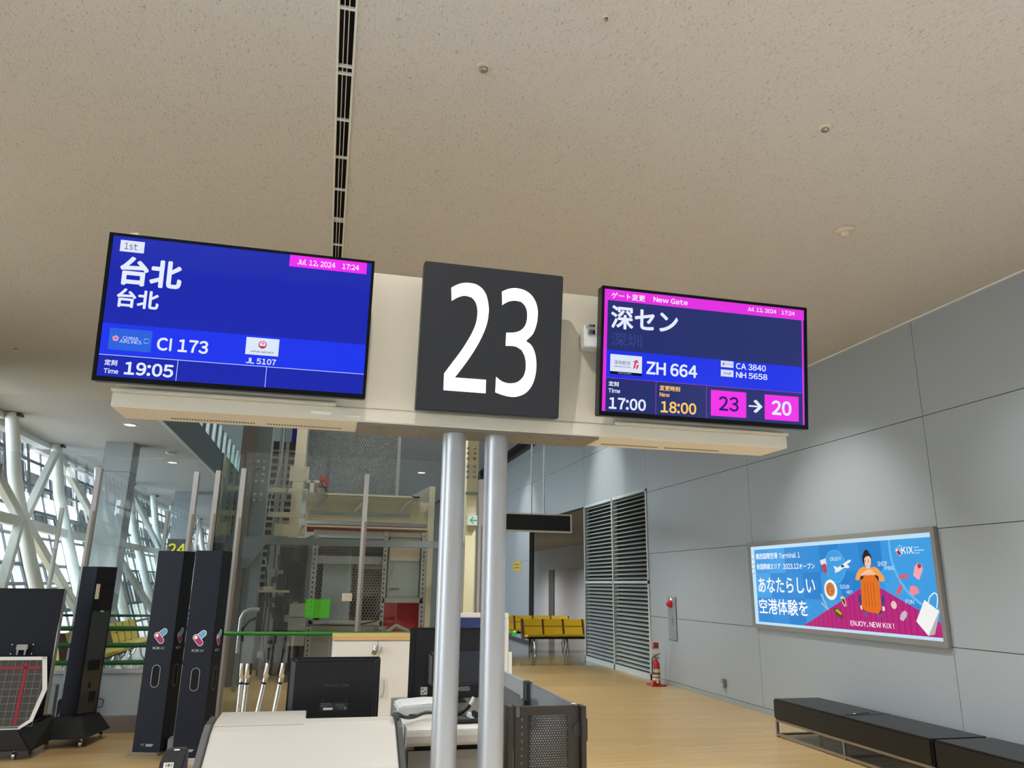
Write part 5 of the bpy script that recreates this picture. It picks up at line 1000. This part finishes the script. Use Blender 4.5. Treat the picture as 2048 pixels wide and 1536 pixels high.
MB().lathe((1.34, 3.99, .885), [(.035, 0), (.035, .006)], 28, (0,-1,0)).build('lock_disc', M_PDARK, t, smooth=True); B('latch', M_PDARK, t, (1.365, 1.382, 3.97, 4.02, .83, .94), bevel=.003)
B('hook', M_CHROME, t, (1.31, 1.33, 4.012, 4.03, .985, 1.01))

# ------------------------------------------------------------------ gate counters and what stands on them
M_HOOD = mat('warm_white_plastic', '#bab8b2', .42)
M_CHEEK = mat('dark_grey_cheek', '#3f4241', .4)
pf = lambda a, b, d: Vector((d, a, b))
t = thing('gate_counter', 'left gate counter with a sloping cream hood between dark grey cheeks', 'counter', (-.03, 3.6, 0))
hood = [(3.40, .82), (3.245, .882), (3.24, .895), (3.25, .905), (3.455, 1.010), (3.52, 1.028), (3.60, 1.032), (3.60, .86)]
MB().prism(hood, pf, -.395, .345).build('hood', M_HOOD, t, bevel=.004)
MB().prism([(3.50, 1.025), (3.61, 1.032), (3.80, 1.034), (3.80, .95), (3.55, .95)], pf, -.395, -.03).build('shelf', M_HOOD, t, bevel=.003)
ck = [(3.42, .78), (3.235, .86), (3.228, .90), (3.44, 1.012), (3.50, 1.034), (3.66, 1.040), (3.66, .84)]
for x0, x1 in ((-.425, -.397), (.347, .372)): MB().prism(ck, pf, x0, x1).build('cheek', M_CHEEK, t, bevel=.004)
B('front_panel', M_HOOD, t, (-.40, .35, 3.36, 3.40, .02, .832)); B('side_panel', M_CHEEK, t, (-.425, -.40, 3.30, 4.2, .02, .84), (.347, .372, 3.30, 4.2, .02, .84))
B('desk', M_HOOD, t, (-.40, .347, 3.55, 4.2, .83, .86))
t = thing('gate_counter', 'right gate counter with rounded cream lip, behind the twin poles', 'counter', (.68, 3.8, 0))
lip = [(3.62, .900), (3.60, .915), (3.597, .945), (3.605, .968), (3.63, .980), (3.90, .985), (3.90, .95), (3.66, .93)]
MB().prism(lip, pf, .408, .83).build('top', M_HOOD, t, bevel=.003)
B('back_panel', M_HOOD, t, (.405, .95, 4.37, 4.41, .02, 1.0)); B('side_edge', M_WHITE, t, (.402, .409, 3.595, 3.92, .895, .988), bevel=.003)
B('recess', mat('black_void', '#020203', .9), t, (.46, .83, 3.70, 3.72, .868, .93)); B('body', M_HOOD, t, (.405, .83, 3.72, 4.1, .02, .93)); B('drawer_front', mat('mid_grey_front', '#8b8985', .5), t, (.43, .83, 3.69, 3.72, .72, .868)); B('lower_front', M_HOOD, t, (.41, .83, 3.685, 3.72, .02, .72)); B('side_post', M_CHEEK, t, (.385, .405, 3.64, 4.1, .02, .90))
M_MON = mat('black_monitor_plastic', '#14151a', .38, 0, .4)
t = thing('monitor', 'black monitor seen from behind with faint maker lettering, on the left counter', 'monitor', (.09, 3.95, .86))
def mon(x0, x1, z0, z1, y, tilt=.05):
    return lambda a, b, d: Vector((x0+(x1-x0)*a, y-d+(z1-z0)*b*tilt, z0+(z1-z0)*b))
fm = mon(-.128, .303, .915, 1.250, 3.92)
MB().prism(rect((0, 0, 1, 1)), fm, -.025, 0).build('bezel', M_MON, t, bevel=.006)
mb = MB(); o1 = [fm(a, b, 0) for a, b in rect((.005, .005, .995, .995))]; i1 = [fm(a, b, .016) for a, b in rect((.07, .05, .95, .96))]; mb.pts8(o1+i1); mb.build('back_shell', M_MON, t, bevel=.008)
M_FAINT = mat('faint_grey_print', '#6a6b70', .5)
label_text('lettering', 'PRINCETON', M_FAINT, t, fm, (.39, .605, .66, .645), .0168, .01)
st = flat('rating_plate', mat('dark_rating_plate', '#26272b', .6), t, fm, rect((.36, .295, .66, .40)), .0163, .0006)
flat('white_sticker', M_WHITE, st, fm, rect((.40, .305, .50, .335)), .0170, .0005)
for k, (a, b, w) in enumerate(((.37, .385, .10), (.37, .365, .12), (.37, .35, .06), (.53, .37, .09), (.53, .355, .10), (.56, .335, .06), (.56, .32, .05))): flat('fine_print', M_FAINT, st, fm, rect((a, b, a+w, b+.006)), .0170, .0004)
flat('round_mark', M_FAINT, st, fm, ell((.635, .325), .016, .02, 14), .0170, .0004)
for a in (.385, .64): flat('screw', M_FAINT, t, fm, ell((a, .43), .006, .008, 10), .0163, .0008)
B('stand_neck', M_MON, t, (.05, .13, 3.90, 3.95, .872, .95)); B('stand_foot', M_MON, t, (-.03, .21, 3.86, 4.06, .86, .874), bevel=.004)
t = thing('monitor', 'black monitor seen from behind with a white sticker, standing behind the twin poles', 'monitor', (.68, 4.35, .985))
fm = mon(.488, .945, 1.0, 1.365, 4.33, .03)
MB().prism(rect((0, 0, 1, 1)), fm, -.02, 0).build('bezel', M_MON, t, bevel=.005)
MB().prism(rect((.06, .02, .98, .98)), fm, 0, .012).build('back_shell', M_MON, t, bevel=.005)
mb = MB(); o1 = [fm(a, b, .012) for a, b in rect((.21, .18, .95, .68))]; i1 = [fm(a, b, .055) for a, b in rect((.27, .2, .9, .62))]; mb.pts8(o1+i1); mb.build('electronics_bulge', mat('blue_black_plastic', '#22262f', .4), t, bevel=.01)
stk = flat('white_sticker', M_WHITE, t, fm, rect((.145, .055, .225, .165)), .0125, .0006)
for a, b in ((.155, .13), (.185, .10), (.16, .075)): flat('print_mark', M_DARK, stk, fm, rect((a, b, a+.025, b+.012)), .0134, .0004)
flat('port_row', M_FAINT, t, fm, rect((.57, .10, .74, .17)), .0125, .0006)
for k in range(16): flat('port', M_ALU, t, fm, rect((.575+.02*(k % 8), .105+.03*(k//8)+.008*(k % 3), .585+.02*(k % 8), .118+.03*(k//8)+.008*(k % 3))), .0133, .0005)
B('stand_neck', mat('white_plastic', '#e4e8ea', .35), t, (.64, .72, 4.33, 4.36, .99, 1.03))
B('stand_foot', M_MON, t, (.64, .80, 4.26, 4.45, .985, .992), bevel=.003)
t = thing('ticket_printer', 'white rounded desk device under the right black monitor', 'printer', (.48, 4.05, .93))
WP = mat('white_plastic', '#e4e8ea', .35)
MB().prism([(.402, .995), (.42, 1.012), (.56, 1.022), (.62, 1.02), (.62, .955), (.50, .955), (.45, .965), (.41, .982)], lambda a, b, d: Vector((a, d, b)), 4.0, 4.25).build('body', WP, t, bevel=.012)
B('base', mat('pale_aqua_plastic', '#b9c6c8', .4), t, (.405, .62, 4.02, 4.25, .932, .957), bevel=.004); B('slot', M_BLACK, t, (.46, .52, 3.995, 4.003, .962, .975)); B('stand', M_HOOD, t, (.41, .83, 3.98, 4.30, .90, .934))
def cable(name, label, pts, r, m, extra=None):
    tt = thing(name, label, 'cable', pts[0]); q = [Vector(p) for p in pts]
    s = []
    for i in range(len(q)-1):
        p0, p1, p2, p3 = q[max(i-1, 0)], q[i], q[i+1], q[min(i+2, len(q)-1)]
        for k in range(5):
            u = k/5; s.append(.5*((2*p1)+(p2-p0)*u+(2*p0-5*p1+4*p2-p3)*u*u+(3*p1-p0-3*p2+p3)*u**3))
    s.append(q[-1]); MB().tube(s, r, 8).build('wire', m, tt, smooth=True); return tt
cable('black_cable', 'black cable hooked over the right cheek of the left counter', [(.355, 3.50, 1.0), (.352, 3.50, 1.042), (.362, 3.56, 1.045), (.40, 3.62, 1.022), (.45, 3.70, 1.010), (.52, 3.78, 1.016), (.60, 3.8, 1.008)], .0075, M_BLACK)
c2 = cable('adapter_cable', 'black adapter cable with a white plug tip between the two poles', [(.58, 3.75, .995), (.66, 3.78, 1.005), (.70, 3.78, 1.022), (.725, 3.78, 1.045)], .010, M_BLACK)
MB().tube([(.722, 3.78, 1.043), (.735, 3.78, 1.062), (.739, 3.78, 1.08)], [.008, .008, .006], 10).build('white_tip', WP, c2, smooth=True)
c3 = cable('plug_bundle', 'tangle of white and grey plugs on the right counter between the poles', [(.70, 3.72, 1.01), (.72, 3.70, .998), (.75, 3.69, .988), (.79, 3.68, .986)], .006, WP)
for x, z, m in ((.70, 1.012, WP), (.735, 1.012, M_BLACK), (.75, 1.015, M_CHROME), (.72, 1.020, M_BLACK), (.775, 1.010, WP)): B('plug', m, c3, (x, x+.022, 3.70, 3.725, z-.012, z+.010), bevel=.004)
t = B('black_case', mat('black_rubber', '#1a1a1c', .5), None, (.62, .82, 3.66, 3.86, .985, 1.0), bevel=.006); tag(t, 'flat black case lying on the right counter between the poles', 'case')
t = thing('card_reader', 'small black reader with a white barcode label at the bottom left of the photo', 'card reader', (-.50, 3.3, .55))
kf = lambda a, b, d: Vector((a, 3.30+d-(b-.95)*-.25, b))
MB().prism([(-.555, .80), (-.545, .935), (-.535, .972), (-.525, .979), (-.46, .981), (-.455, .975), (-.462, .93), (-.487, .80)], kf, 0, .05).build('body', mat('black_rubber', '#1a1a1c', .5), t, bevel=.006)
B('side_grip', mat('grey_grip', '#4c5257', .5), t, (-.478, -.452, 3.315, 3.35, .86, .975), bevel=.01)
lb = MB().prism(rect((-.530, .920, -.495, .938)), kf, -.0015, 0.001).build('barcode_label', M_WHITE, t)
mb = MB()
for k, w in enumerate((.002, .001, .003, .0015, .001, .002)): x = -.522+k*.004; mb.prism(rect((x, .924, x+w, .934)), kf, -.0025, 0)
mb.build('print', M_BLACK, lb)
B('top_slot', M_CHROME, t, (-.50, -.48, 3.30, 3.312, .978, .983)); B('stem', M_DARK, t, (-.53, -.49, 3.30, 3.36, 0, .82)); MB().lathe((-.51, 3.33, 0), [(.12, 0), (.12, .01), (.03, .02)], 24).build('foot', M_DARK, t, smooth=True)
